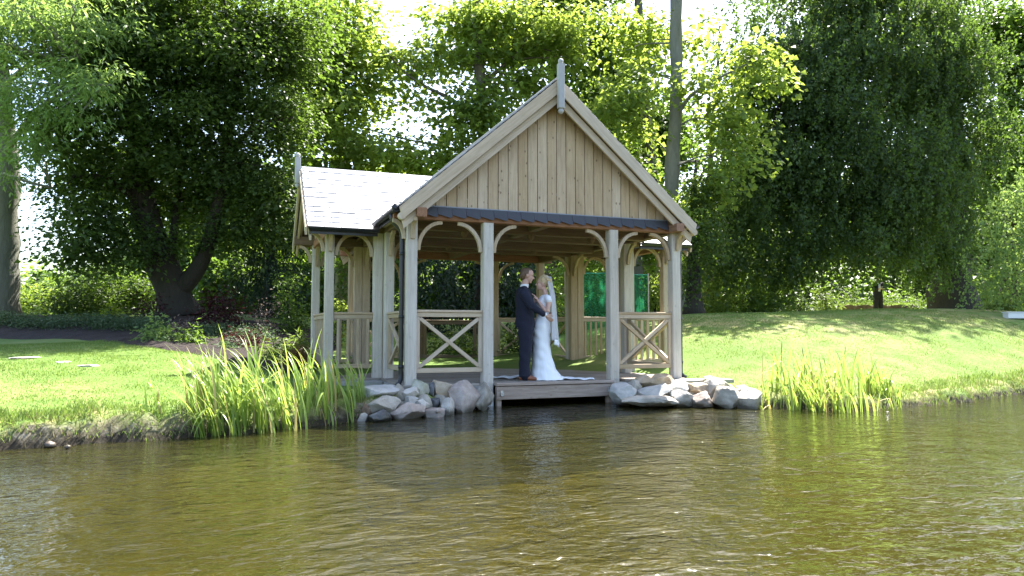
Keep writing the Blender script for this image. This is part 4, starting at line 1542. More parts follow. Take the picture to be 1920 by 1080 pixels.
# 8  pale birch at the right edge, 9 dark tree above it
b = gbase(2000, 21, 590)
make_tree('birch_tree', 'pale green drooping birch at the right edge', b,
          [([b, at(1990, 480, 21), at(1985, 380, 21), at(1978, 310, 21)], .15, .02, True)],
          [(1900, 440, 20.6, 60, 70, .9), (1880, 520, 20.6, 55, 50, .8), (1950, 380, 20.8, 70, 70, 1.2), (1960, 500, 20.8, 60, 60, 1.0), (1910, 350, 20.9, 40, 40, .7), (1975, 310, 21, 60, 50, .9)],
          M_LEAF_ASH, M_BARK_GREY, dens=4.4, per=64, sig=(.26, .26, .2), leaf=(.06, .10), asp=.62, twigs=12, weep=.8, limb_r=.03)
b = gbase(1900, 38, 585)
make_tree('oak_tree', 'dark broad tree filling the upper right corner behind the beech', b,
          [([b, at(1900, 450, 38), at(1890, 250, 38), at(1880, 50, 38)], .5, .3, True),
           (px_line((1890, 300, 38), (1940, 220, 37), (1990, 180, 36.5)), .2, .06, False)],
          [(1880, 260, 36, 70, 70, 2.0), (1910, 160, 36.5, 90, 45, 2.0), (1870, 60, 37, 120, 70, 2.4), (1980, 300, 36, 90, 90, 2.4), (1850, 340, 36, 40, 60, 1.4), (1960, 60, 37, 90, 90, 2.2)],
          M_LEAF_SHRUB, M_BARK_DARK, dens=.9, per=85, sig=(.6, .6, .34), leaf=(.16, .25), asp=.8, twigs=14)

# 10  dark drooping conifer left of the pavilion and others seen through it
b = gbase(500, 21.5, 590)
make_tree('conifer', 'black green drooping conifer between the maple and the left wing', b,
          [([b, at(505, 500, 21.5), at(512, 400, 21.5), at(520, 330, 21.5)], .16, .05, True)],
          [(500, 470, 21.2, 50, 45, .9), (540, 430, 21.3, 40, 45, .8), (470, 520, 21.2, 45, 35, .8), (540, 520, 21.2, 40, 45, .8), (510, 560, 21.2, 60, 25, .7)],
          M_LEAF_CONIFER, M_BARK_DARK, dens=4, per=64, sig=(.3, .3, .2), leaf=(.09, .16), asp=.3, twigs=10, weep=.75, limb_r=.03)
for px, d, nm, lab, lob, mt, wp in (
        (905, 21, 'conifer', 'broad dark conifer seen through the middle of the pavilion', [(880, 560, 20.6, 60, 50, 1.0), (960, 540, 20.8, 60, 60, 1.0), (840, 520, 20.8, 70, 28, .8), (1010, 590, 20.8, 50, 40, .8), (930, 470, 21, 90, 40, 1.0), (860, 620, 20.5, 80, 25, .8), (800, 470, 21.5, 60, 30, .7)], M_LEAF_CONIFER, .7),
        (690, 22, 'yew_tree', 'dark yew behind the arch of the left wing', [(700, 560, 21.6, 45, 60, .9), (690, 480, 21.8, 50, 40, .9), (740, 600, 21.4, 40, 40, .8), (660, 620, 21.6, 40, 30, .6)], M_LEAF_DARK, 0),
        (1200, 26, 'holly_tree', 'grey trunk seen through the arch of the right wing', [(1190, 480, 26.5, 50, 30, 1.0), (1240, 430, 26, 40, 40, .9), (1110, 470, 26, 50, 35, 1.0), (1060, 540, 25.5, 40, 50, .9)], M_LEAF_SHRUB, 0)):
    b = gbase(px, d)
    make_tree(nm, lab, b, [([b, at(px - 4, 520, d), at(px - 2, 450, d), at(px, 380, d)], .24, .12, True)], lob, mt, M_BARK_GREY if nm == 'holly_tree' else M_BARK_DARK,
              dens=3, per=64, sig=(.32, .32, .2), leaf=(.09, .15), asp=.5 if wp else .8, twigs=8, weep=wp, limb_r=.03)

# 11  far belt of trees closing the view
FAR = [(1170, 44, 230, 90, 'tall distant tree filling the gap right of the gable'), (130, 52, 545, 40, 'low pale tree far behind the left shrubs'), (470, 46, 420, 120, 'distant tree between maple and sycamore'), (760, 48, 430, 110, 'distant tree behind the slate wing ridge'),
       (1000, 50, 430, 120, 'distant tree hidden behind the main gable'), (1180, 46, 480, 90, 'distant tree seen under the lime leaves'), (1420, 46, 400, 160, 'distant tree behind the left half of the beech'),
       (1640, 48, 420, 150, 'distant tree behind the right half of the beech'), (1880, 50, 430, 140, 'distant tree behind the drooping birch'), (1550, 40, 540, 50, 'low dark tree behind the fern bank'), (300, 44, 480, 70, 'distant tree behind the maple trunk')]
for px, d, py, rpy, lab in FAR:
    b = gbase(px, d)
    w = 130 if rpy > 80 else 90
    make_tree('far_tree', lab, b, [([b, at(px, py, d), at(px + 5, py - rpy, d)], .35, .12, True)],
              [(px, py, d, w, rpy, 2.6), (px - 60, py + 40, d - 1, w * .6, rpy * .6, 2.0), (px + 60, py + 30, d - 1, w * .6, rpy * .6, 2.0), (px, 575, d - 1, w, 30, 1.5)],
              M_LEAF_SHRUB, M_BARK_DARK, dens=.62, per=90, sig=(.75, .75, .45), leaf=(.22, .36), asp=.75, twigs=5, group='distant trees')


# shrubs and bedding ------------------------------------------------------
def shrub(name, label, px, py_base, d, w, h, mat, leaf=(.06, .11), asp=.5, up=.6, per=60, dens=36, group='shrubs', cat='shrub', depth=None, droop=.1, gap=.0):
    p = at(px, py_base, d)
    base = np.array([p[0], p[1], gz(p[0], p[1])])
    wm, hm = w * d / FPX / 2, h * d / FPX
    dm = depth or wm * .9
    root = tag(empty(name, base), label, cat, group)
    M = Matrix.Translation(Vector(base))
    n = max(8, int(dens * (wm * dm * hm) ** .7 * 2.2))
    u = unit(rng.normal(0, 1, (n, 3)))
    u[:, 2] = np.abs(u[:, 2])
    q = u * (rng.uniform(.1, 1, n) ** .45)[:, None]
    q *= (1 + .25 * rng.normal(0, 1, n))[:, None] * .86
    C = q[:, :1] * wm * _rt + q[:, 1:2] * dm * np.array([_fw[0], _fw[1], 0]) + q[:, 2:] * np.array([0, 0, hm]) + np.array([0, 0, hm * .08])
    C = C[C[:, 2] > 0]
    for k in range(5):
        c = C[rng.integers(len(C))]
        V, F = tube_data(bent((0, 0, -.05), c, 5, 0, .1), list(np.linspace(.022, .006, 5)), 5)
        obj('stem', mesh_from('stem', V, F, M_BARK_DARK, True), M, root)
    sg = min(.22, .28 * min(wm, hm) + .03)
    P, D, Nn, Ln, Wd, tt = leaves_around(C, per, (sg, sg, sg * .8), leaf[0], leaf[1], asp, up, droop)
    P[:, 2] = np.maximum(P[:, 2], .01)
    obj('foliage', leaf_mesh('foliage', P, D, Nn, Ln, Wd, tt, mat), M, root)
    return root


shrub('evergreen_shrub', 'large rounded dark green shrub left of the maple trunk', 160, 592, 21.5, 175, 112, M_LEAF_DARK, (.09, .15), dens=20)
shrub('evergreen_shrub', 'pale lime shrub beside the left edge trunk', 55, 588, 24, 95, 88, M_LEAF_BRIGHT, (.09, .15), dens=18)
shrub('evergreen_shrub', 'mid green shrub touching the left of the maple trunk', 255, 592, 22.5, 90, 100, M_LEAF_DARK, (.09, .15), dens=18)
shrub('golden_shrub', 'small bright yellow shrub in the bed before the dark shrub', 206, 600, 19, 28, 42, M_LEAF_LIME, (.06, .1), dens=30)
shrub('copper_shrub', 'dark red copper shrub right of the maple trunk', 420, 605, 17.6, 95, 80, M_LEAF_COPPER, (.06, .1))
shrub('copper_shrub', 'low copper shrub nearer the left wing', 455, 618, 15.5, 75, 42, M_LEAF_COPPER, (.05, .09))
shrub('copper_shrub', 'loose copper maple spray hanging left of the maple trunk', 275, 565, 18.5, 70, 75, M_LEAF_COPPER, (.06, .1), dens=14)
shrub('rose_shrub', 'pale flowered shrub behind the low copper one', 500, 600, 18, 60, 65, M_LEAF_PINK, (.05, .08), dens=16)
shrub('laurel_shrub', 'light green laurel tree-shrub just left of the wing post', 545, 604, 18.5, 70, 105, M_LEAF_SHRUB, (.07, .12), dens=20)
shrub('peony_plant', 'brighter light green leafy plant at the lawn edge', 300, 632, 15.4, 68, 44, M_LEAF_ASH, (.08, .13), .4, group='bedding plants', cat='plant')
shrub('peony_plant', 'second darker leafy plant right of the brighter one', 352, 634, 15.2, 56, 38, M_LEAF_SHRUB, (.08, .13), .4, group='bedding plants', cat='plant')
shrub('heuchera_plant', 'pinkish low plant at the foot of the maple', 350, 606, 17.2, 70, 18, M_LEAF_PINK, (.05, .08), group='bedding plants', cat='plant')
shrub('heuchera_plant', 'blue green low plant right of the leafy pair', 420, 634, 14.6, 60, 26, M_LEAF_BLUE, (.05, .09), group='bedding plants', cat='plant')
shrub('fern', 'green fern tuft in the mulch beside the wing', 515, 652, 13.6, 70, 50, M_LEAF_FERN, (.09, .16), .22, group='bedding plants', cat='plant')
shrub('fern', 'rusty fern tuft closest to the left wing post', 560, 662, 13.2, 50, 44, M_LEAF_RUST, (.09, .15), .22, group='bedding plants', cat='plant')
shrub('fern', 'large green fern behind the rusty tuft', 548, 632, 14.6, 70, 50, M_LEAF_FERN, (.1, .17), .22, group='bedding plants', cat='plant')
# low blue green edging, uncountable
P_ = []
for k in range(420):
    px = random.uniform(-30, 300) if k < 330 else random.uniform(380, 500)
    d = np.interp(px, [-30, 150, 250, 380, 500], [18.5, 17.8, 17.2, 16.6, 16.4]) + random.uniform(0, .9)
    p = at(px, 620, d)
    P_.append((p[0], p[1], gz(p[0], p[1]) + .10 + random.uniform(0, .14)))
P_ = np.array(P_)
o = obj('edging_plants', leaf_mesh('edging_plants', *(lambda t: (t[0], t[1], t[2], t[3], t[4], t[5]))(leaves_around(P_, 46, (.16, .16, .08), .05, .09, .4, .6, .0)), M_LEAF_BLUE))
tag(o, 'low grey green edging plants along the bed', 'ground cover', kind='stuff')
for k, (px, py, lab) in enumerate(((158, 603, 'small red flower spike nearest the golden shrub'), (232, 605, 'small red flower spike right of the golden shrub'), (130, 606, 'small dark red flower spike at the left of the bed'), (176, 607, 'low red flower head below the golden shrub'))):
    shrub('red_flower', lab, px, py + 4, 18.6, 8, 17, M_RED, (.03, .05), dens=14, per=12, group='red flowers in the bed', cat='flower')

# right hand background: shrubs and ferns beneath the beech
for (nm, lab, px, py, d, w, h, m_, lf) in (
        ('laurel_shrub', 'lit yellow green shrub beside the ivy clad trunk', 1345, 590, 25, 80, 75, M_LEAF_BRIGHT, (.09, .14)),
        ('laurel_shrub', 'dark green shrub under the left side of the beech', 1420, 592, 25, 110, 55, M_LEAF_SHRUB, (.09, .14)),
        ('laurel_shrub', 'low dark shrub in the middle below the beech', 1490, 592, 26, 70, 34, M_LEAF_DARK, (.08, .13)),
        ('fern', 'spiky green fern clump left of the distant standing person', 1550, 590, 27, 60, 38, M_LEAF_FERN, (.16, .28)),
        ('laurel_shrub', 'green shrub behind the distant standing person', 1690, 570, 35, 120, 50, M_LEAF_DARK, (.1, .16)),
        ('laurel_shrub', 'lit shrub right behind the beech trunk', 1850, 592, 34, 110, 70, M_LEAF_SHRUB, (.1, .16)),
        ('laurel_shrub', 'low dark shrub at the foot of the birch', 1880, 594, 24, 70, 40, M_LEAF_DARK, (.08, .13)),
        ('laurel_shrub', 'tall lit shrub seen past the right wing posts', 1228, 590, 24, 60, 80, M_LEAF_BRIGHT, (.09, .14)),
        ('laurel_shrub', 'lit yellow shrub seen behind the bride', 1045, 600, 20, 70, 75, M_LEAF_BRIGHT, (.08, .13)),
        ('laurel_shrub', 'bright shrub behind the green screen', 1120, 592, 25, 90, 80, M_LEAF_BRIGHT, (.09, .14)),
        ('laurel_shrub', 'bright shrub seen through the left wing arch', 640, 600, 17.5, 50, 110, M_LEAF_BRIGHT, (.07, .12)),
        ('copper_shrub', 'reddish shrub glimpsed through the left front bay', 805, 590, 21, 40, 45, M_LEAF_COPPER, (.07, .12)),
        ('laurel_shrub', 'low dark hedge seen under the rear railing', 850, 640, 18, 170, 45, M_LEAF_DARK, (.07, .12)),
        ('laurel_shrub', 'low dark hedge behind the couple', 985, 640, 18, 120, 45, M_LEAF_DARK, (.07, .12)),
        ('laurel_shrub', 'dark shrub between the distant beech trunk and person', 1735, 580, 32, 60, 40, M_LEAF_DARK, (.09, .14)),
        ('laurel_shrub', 'dark filler shrub beneath the beech skirts', 1600, 575, 34, 110, 50, M_LEAF_DARK, (.1, .16))):
    shrub(nm, lab, px, py, d, w, h, m_, lf, dens=15, asp=.25 if nm == 'fern' else .55)

for px, d, w, h, lab in ((1240, 40, 190, 120, 'distant hedge seen past the right wing'), (1420, 41, 220, 125, 'distant hedge behind the left of the beech'), (1600, 42, 220, 125, 'distant hedge behind the standing person'),
                         (1790, 42, 220, 125, 'distant hedge behind the beech trunk'), (1950, 40, 200, 130, 'distant hedge behind the birch'), (860, 36, 260, 120, 'distant hedge seen through the left front bay'),
                         (1050, 36, 220, 120, 'distant hedge seen through the dock opening'), (620, 36, 220, 120, 'distant hedge behind the left wing'), (440, 36, 200, 120, 'distant hedge right of the maple')):
    shrub('hedge', lab, px, 600, d, w, h, M_LEAF_DARK, (.2, .34), dens=10, per=80, asp=.7, group='distant hedges', cat='hedge', depth=1.5)

# low turf-topped wall behind the distant person
pa, pb = at(1580, 583, 33), at(1722, 583, 33)
V, F = [], []
nseg = 14
for i in range(nseg + 1):
    t = i / nseg
    p = pa + (pb - pa) * t
    z0 = gz(p[0], p[1]) - .1
    zt = z0 + .72 + .04 * math.sin(i * 2.1)
    for dy, zz in ((-.25, z0), (-.22, zt), (.5, zt + .05), (.6, z0)):
        V.append((p[0] + _fw[0] * dy, p[1] + _fw[1] * dy, zz))
for i in range(nseg):
    for k in range(3):
        F.append((i * 4 + k, i * 4 + 4 + k, i * 4 + 5 + k, i * 4 + 1 + k))
F += [(0, 1, 2, 3), (nseg * 4 + 3, nseg * 4 + 2, nseg * 4 + 1, nseg * 4)]
wall_o = obj('low_wall', mesh_from('low_wall', V, F, ST['brown']))
tag(wall_o, 'low dark earth wall with grassy top behind the distant person', 'wall')
tp = []
for k in range(900):
    t, dy = random.random(), random.uniform(-.25, .5)
    p = pa + (pb - pa) * t
    tp.append((p[0] + _fw[0] * dy, p[1] + _fw[1] * dy, gz(p[0], p[1]) + .60))
tp = np.array(tp)
obj('turf', leaf_mesh('turf', tp, rng.normal(0, .4, tp.shape) + [0, 0, 1], unit(rng.normal(0, 1, tp.shape)), rng.uniform(.1, .2, len(tp)), np.full(len(tp), .05), rng.uniform(0, 1, len(tp)), M_GRASS), None, wall_o)['kind'] = 'stuff'

# white box at the right edge
c = at(1906, 592, 19.4)
bx = empty('white_box', (c[0], c[1], gz(c[0], c[1])), None, -YAW)
tag(bx, 'small white box standing on the lawn at the right edge', 'box')
M_WHITE = plain('white paint', (.75, .76, .78), .5, 0, .05)
zb = c[2] - .09
timber('box_body', (c[0] - .28, c[1] + .1, zb + .09), (c[0] + .28, c[1] - .11, zb + .09), .22, .15, M_WHITE, bx, (0, 0, 1), .01)
timber('box_lid', (c[0] - .30, c[1] + .108, zb + .18), (c[0] + .30, c[1] - .118, zb + .18), .25, .025, M_WHITE, bx, (0, 0, 1), .006)
for dx, dy in ((-.2, .07), (.2, -.08)):
    zq = gz(c[0] + dx, c[1] + dy) - .03
    timber('box_foot', (c[0] + dx, c[1] + dy, zq), (c[0] + dx, c[1] + dy, zb + .016), .07, .18, M_BARK_DARK, bx, (0, 1, 0), .004)


# green mesh screens behind the pavilion
def screen_mat():
    m, N, L, P = newmat('green netting')
    P.inputs['Base Color'].default_value = (.016, .19, .09, 1)
    P.inputs['Roughness'].default_value = .5
    t = N.new('ShaderNodeBsdfTransparent')
    t.inputs['Color'].default_value = (.36, .74, .44, 1)
    tl = N.new('ShaderNodeBsdfTranslucent')
    tl.inputs['Color'].default_value = (.03, .29, .13, 1)
    m1, m2 = N.new('ShaderNodeMixShader'), N.new('ShaderNodeMixShader')
    m1.inputs[0].default_value = .5
    L.new(P.outputs[0], m1.inputs[1]); L.new(tl.outputs[0], m1.inputs[2])
    n = noise(N, L, obj_coords(N, L, (6, 6, .6)), 3, 4, .6)
    L.new(math_(N, L, 'MULTIPLY_ADD', n, -.9, 1.06), m2.inputs[0])
    L.new(m1.outputs[0], m2.inputs[1]); L.new(t.outputs[0], m2.inputs[2])
    L.new(m2.outputs[0], N['Material Output'].inputs[0])
    return m


M_NET = screen_mat()
for (x0, x1, y0, y1, d, lab) in ((1060, 1150, 512, 598, 20.0, 'wide green netting screen left, seen between the rear posts'), (1178, 1216, 515, 586, 20.6, 'narrow green netting screen seen through the right wing arch')):
    c = at((x0 + x1) / 2, y1, d)
    w_, hgt = (x1 - x0) * d / FPX, (y1 - y0) * d / FPX
    zg = gz(c[0], c[1])
    ztop = at((x0 + x1) / 2, y0, d)[2]
    r_ = tag(empty('netting_screen', (c[0], c[1], zg), None, -YAW), lab, 'screen', 'green netting screens')
    V, F = [], []
    nu, nz = 24, 10
    for j in range(nz + 1):
        for i in range(nu + 1):
            V.append(((i / nu - .5) * w_, .03 * math.sin(i * 1.9) + .02 * math.sin(i * .7 + j), (ztop - zg) * j / nz))
    V += [(x, y + .006, z) for x, y, z in V]
    k0 = (nu + 1) * (nz + 1)
    for j in range(nz):
        for i in range(nu):
            a = j * (nu + 1) + i
            F += [(a, a + 1, a + nu + 2, a + nu + 1)]
    Mx = Matrix.Translation((c[0], c[1], zg)) @ Matrix.Rotation(-YAW, 4, 'Z')
    obj('netting', mesh_from('netting', V[:k0], F, M_NET, True), Mx, r_)
    for e in (-.5, .5):
        q = Vector((c[0], c[1], zg)) + Vector(_rt) * (e * w_ * 1.0)
        timber('stake', q, q + Vector((0, 0, ztop - zg + .04)), .035, .035, M_OAK, r_, (0, 1, 0), .004)
    qa = Vector((c[0], c[1], ztop)) - Vector(_rt) * w_ / 2
    timber('top_batten', qa, qa + Vector(_rt) * w_, .03, .03, plain('net batten', (.03, .25, .14)), r_, (0, 0, 1), .004)

# ------------------------------------------------------------------ irises at the water's edge
def blade_mesh(L_, w, bend, seed, mat):
    rr = random.Random(seed)
    n = 9
    V, F, T = [], [], []
    x = z = 0.0
    tw = rr.uniform(-.5, .5)
    kink = rr.random() < .18
    for i in range(n):
        t = i / (n - 1)
        ang = bend * (t ** 1.9) * 1.5 + (1.3 if kink and t > .62 else 0)
        if i:
            x += math.sin(ang) * L_ / (n - 1)
            z += math.cos(ang) * L_ / (n - 1)
        ww = w * (1 - t ** 2.6) * (.75 + .5 * t * (1 - t) * 2) + .0015
        c, s = math.cos(tw * t), math.sin(tw * t)
        V += [(x - s * ww / 2 * .6, -ww / 2 * c, z), (x + .18 * ww, 0, z), (x + s * ww / 2 * .6, ww / 2 * c, z)]
        T += [rr.uniform(.1, .5) + .5 * t] * 3
    for i in range(n - 1):
        b = i * 3
        F += [(b, b + 1, b + 4, b + 3), (b + 1, b + 2, b + 5, b + 4)]
    me = mesh_from('leaf', V, F, mat, True)
    a = me.attributes.new('tint', 'FLOAT', 'POINT')
    a.data.foreach_set('value', T)
    return me


def iris_bed(label, name, edge, count, hmin, hmax, lean, seedbase, cat='plant', stalks=0, prof=(.72, 1, .95, .5)):
    """edge: list of (px, py) along the water line"""
    rr = random.Random(seedbase)
    pm = onz(edge[len(edge) // 2][0], edge[len(edge) // 2][1], 0)
    root = tag(empty(name, pm), label, cat)
    variants = []
    for k in range(16):
        variants.append(blade_mesh(1.0, rr.uniform(.024, .041), rr.uniform(.12, .85), seedbase + k, M_IRISDRY if k in (5, 11) else M_IRIS))
    xs = [e[0] for e in edge]
    tufts = []
    for _ in range(count // 4):
        px = rr.uniform(xs[0], xs[-1])
        py = np.interp(px, xs, [e[1] for e in edge]) - rr.uniform(-2, 16)
        tufts.append((px, py, rr.gauss(0, .25)))
    for k in range(count):
        px, py, fan = tufts[k % len(tufts)]
        p = onz(px, py, 0)
        g = gz(p[0], p[1])
        e = np.interp(px, [xs[0], xs[0] + (xs[-1] - xs[0]) * .2, xs[0] + (xs[-1] - xs[0]) * .7, xs[-1]], prof)
        hgt = rr.uniform(hmin, hmax) * e
        yaw = math.pi - YAW + rr.gauss(0, .75) if rr.random() < lean else rr.uniform(0, 6.28)
        tilt = rr.gauss(.10, .10)
        M = Matrix.Translation((p[0] + rr.gauss(0, .045), p[1] + rr.gauss(0, .045), max(g, -.12) - .03)) @ Matrix.Rotation(yaw, 4, 'Z') @ Matrix.Rotation(tilt, 4, 'Y') @ Matrix.Diagonal((hgt, 1.0, hgt, 1))
        obj('leaf', variants[rr.randrange(16)], M, root)
    for k in range(stalks):
        px = rr.uniform(xs[0], xs[0] + (xs[-1] - xs[0]) * .6)
        p = onz(px, np.interp(px, xs, [e[1] for e in edge]) - 6, 0)
        hh = rr.uniform(.85, 1.0)
        V, F = tube_data([(0, 0, 0), (.02, 0, hh * .5), (.05, 0, hh), (.055, 0, hh + .05)], [.004, .003, .006, .002], 5)
        obj('seed_stalk', mesh_from('seed_stalk', V, F, M_BARK, True), Matrix.Translation((p[0], p[1], -.02)) @ Matrix.Rotation(rr.uniform(0, 6), 4, 'Z'), root)


iris_bed('tall clump of arching yellow flag iris leaves left of the boulders', 'iris_clump', [(352, 820), (430, 816), (500, 811), (560, 805), (620, 797), (658, 791)], 296, .55, 1.14, .9, 300, prof=(.78, .95, 1.0, .62))
iris_bed('upright clump of yellow flag iris leaves on the right bank', 'iris_clump', [(1432, 764), (1500, 769), (1560, 772), (1630, 771), (1688, 768)], 290, .40, .95, .5, 500, stalks=2)
iris_bed('thin lone iris tuft left of the tall clump', 'iris_tuft', [(280, 822), (288, 821), (300, 820)], 14, .28, .48, .6, 700)
iris_bed('small iris tuft beside the leftmost pale stone', 'iris_tuft', [(664, 790), (672, 788), (678, 786)], 21, .5, .85, .6, 760)

# rough grass on the banks and turf over the near lawn
def grass(name, label, n, xr, yr, dr, h0, h1, w, mat, seed):
    g = np.random.default_rng(seed)
    X, Y = g.uniform(*xr, n), g.uniform(*yr, n)
    Z, Dd = ground_full(X, Y)
    k = (Dd > dr[0]) & (Dd < dr[1]) & (g.uniform(0, 1, n) < (.35 + .9 * vnoise(X, Y, 3, 7)))
    k &= ~((np.abs(X) < 3.5) & (Y > V1 - .7) & (Y < V2 + .2)) & ~((np.abs(X) < 2.6) & (Y > -.2) & (Y < V3 + .2))
    X, Y, Z = X[k], Y[k], Z[k]
    m = len(X)
    D = unit(g.normal(0, .42, (m, 3)) + np.array([0, 0, 1]))
    Ln = g.uniform(h0, h1, m) * (.5 + vnoise(X, Y, 2.5, 9))
    o = obj(name, leaf_mesh(name, np.stack([X, Y, Z - .005], -1), D, unit(g.normal(0, 1, (m, 3)) + [0, -.6, 0]), Ln, np.full(m, w), g.uniform(0, 1, m), mat))
    tag(o, label, 'grass', kind='stuff')


grass('bank_grass', 'rough grass fringe along the left bank', 50000, (-9, -2.2), (-3.4, 0), (.10, .8), .03, .11, .009, M_GRASS, 1)
grass('bank_grass', 'rough grass fringe along the right bank', 26000, (2.4, 11), (-3.2, 0), (.06, .8), .05, .13, .009, M_GRASS, 2)
grass('straw_grass', 'dry straw grass hanging over the bank edges', 40000, (-9, 11), (-3.4, .2), (.05, .45), .03, .12, .008, M_GRASSDRY, 3)
grass('lawn_turf', 'short mown turf of the left lawn', 110000, (-11, -3.3), (-2.4, 7), (.5, 12), .018, .042, .008, M_GRASS, 4)
grass('lawn_turf', 'short mown turf of the right lawn', 130000, (2.4, 14), (-2.4, 6), (.5, 12), .018, .042, .008, M_GRASS, 5)


# ------------------------------------------------------------------ people
def ell_ring(c, rx, ry, nrm=None, n=16, rot=0.0, ax=None):
    """ring about c; rx along ax (default local x), ry along the other axis, in the plane across nrm"""
    nrm = Vector(nrm or (0, 0, 1)).normalized()
    a = Vector(ax or (1, 0, 0))
    a = (a - nrm * a.dot(nrm)).normalized()
    b = nrm.cross(a)
    return [Vector(c) + a * (math.cos(t) * rx) + b * (math.sin(t) * ry) for t in [6.28318 * k / n for k in range(n)]]


class Body:
    def __init__(s): s.V, s.F = [], []

    def loft(s, secs, n=16):
        """secs: (x, y, z, rx, ry) horizontal ellipses from the bottom up"""
        o = len(s.V)
        for (x, y, z, rx, ry) in secs: s.V += ell_ring((x, y, z), rx, ry, None, n)
        for i in range(len(secs) - 1):
            for k in range(n):
                s.F.append((o + i * n + k, o + i * n + (k + 1) % n, o + (i + 1) * n + (k + 1) % n, o + (i + 1) * n + k))
        s.F += [tuple(o + k for k in range(n - 1, -1, -1)), tuple(o + (len(secs) - 1) * n + k for k in range(n))]
        return s

    def limb(s, pts, rads, n=12):
        P = [Vector(p) for p in pts]
        # rounded ends
        a, b = (P[0] - P[1]).normalized(), (P[-1] - P[-2]).normalized()
        P = [P[0] + a * rads[0] * .8] + P + [P[-1] + b * rads[-1] * .8]
        rr = [rads[0] * .45] + list(rads) + [rads[-1] * .45]
        V, F = tube_data(P, rr, n)
        o = len(s.V)
        s.V += V
        s.F += [tuple(i + o for i in f) for f in F]
        return s

    def ball(s, c, rx, ry, rz, tilt=0.0, n=14):
        o = len(s.V)
        m = 10
        Mt = Matrix.Rotation(tilt, 3, 'Y')
        for i in range(1, m):
            th = math.pi * i / m
            for k in range(n):
                a = 6.28318 * k / n
                v = Vector((rx * math.sin(th) * math.cos(a), ry * math.sin(th) * math.sin(a), rz * math.cos(th)))
                s.V.append(Vector(c) + Mt @ v)
        s.V += [Vector(c) + Mt @ Vector((0, 0, rz)), Vector(c) + Mt @ Vector((0, 0, -rz))]
        t, b = o + (m - 1) * n, o + (m - 1) * n + 1
        for i in range(m - 2):
            for k in range(n):
                s.F.append((o + i * n + k, o + (i + 1) * n + k, o + (i + 1) * n + (k + 1) % n, o + i * n + (k + 1) % n))
        for k in range(n):
            s.F.append((t, o + k, o + (k + 1) % n))
            s.F.append((b, o + (m - 2) * n + (k + 1) % n, o + (m - 2) * n + k))
        return s

    def hand(s, w, d, palm_n, side, curl=.5, k=1.0):
        """wrist w, direction d of the palm, palm normal, side = +1/-1 for the thumb"""
        w, d, pn = Vector(w), Vector(d).normalized(), Vector(palm_n)
        pn = (pn - d * pn.dot(d)).normalized()
        sd = d.cross(pn).normalized() * side
        s.limb([w - d * .03, w, w + d * .045 * k], [.027 * k, .025 * k, .028 * k], 10)
        for e in (-.026, -.009, .009, .026):       # palm as four merged rays
            s.limb([w + d * .015 * k, w + d * .05 * k + sd * e * .8 * k, w + d * .088 * k + sd * e * k], [.016 * k, .015 * k, .0125 * k], 8)
        for e, l, r_ in ((.028, .070, .0092), (.0095, .079, .0096), (-.0095, .074, .0092), (-.028, .058, .0082)):
            p0 = w + d * .085 * k + sd * e * k
            a1, a2, a3 = curl * .45, curl * 1.1, curl * 1.6
            q = [p0]
            for a, f in ((a1, .45), (a2, .32), (a3, .25)):
                q.append(q[-1] + (d * math.cos(a) + pn * math.sin(a) + sd * e * 1.2) * l * f * k)
            s.limb(q, [r_ * k, r_ * .96 * k, r_ * .88 * k, r_ * .75 * k], 8)
        p0 = w + d * .022 * k + sd * .028 * k
        q = [p0, p0 + (d * .7 + sd * .7 + pn * .2).normalized() * .034 * k, p0 + (d * .7 + sd * .7 + pn * .2).normalized() * .034 * k + (d * .92 + sd * .3 + pn * .3).normalized() * .030 * k]
        q.append(q[-1] + (d * .95 + pn * .35).normalized() * .024 * k)
        s.limb(q, [.0125 * k, .0115 * k, .010 * k, .008 * k], 8)
        return s

    def head(s, c, f, tilt=0.0, k=1.0):
        """head centred on c looking along f (+1 or -1 local x)"""
        c = Vector(c)
        T = Matrix.Rotation(tilt * f, 3, 'Y')
        q = lambda x, y, z: c + T @ Vector((x * f * k, y * k, z * k))
        s.ball(q(-.012, 0, .030), .098 * k, .076 * k, .092 * k, tilt * f)       # skull
        s.ball(q(.030, 0, -.030), .060 * k, .060 * k, .082 * k, tilt * f)       # face
        s.ball(q(.045, 0, -.085), .036 * k, .042 * k, .030 * k)                 # jaw and chin
        s.ball(q(.066, 0, -.100), .018 * k, .020 * k, .016 * k)
        s.ball(q(.072, 0, .022), .020 * k, .048 * k, .014 * k)                  # brow
        s.limb([q(.080, 0, .012), q(.098, 0, -.012), q(.106, 0, -.028)], [.008 * k, .010 * k, .0115 * k], 8)   # nose
        s.ball(q(.092, 0, -.034), .012 * k, .016 * k, .008 * k)
        s.ball(q(.080, 0, -.060), .013 * k, .022 * k, .007 * k)                 # lips
        s.ball(q(.077, 0, -.071), .013 * k, .020 * k, .007 * k)
        for e in (-1, 1):
            s.ball(q(.058, e * .036, -.022), .020 * k, .018 * k, .022 * k)      # cheekbones
            s.ball(q(-.012, e * .076, -.008), .016 * k, .007 * k, .030 * k)     # ears
            s.ball(q(-.018, e * .080, .002), .012 * k, .006 * k, .018 * k)
        return s

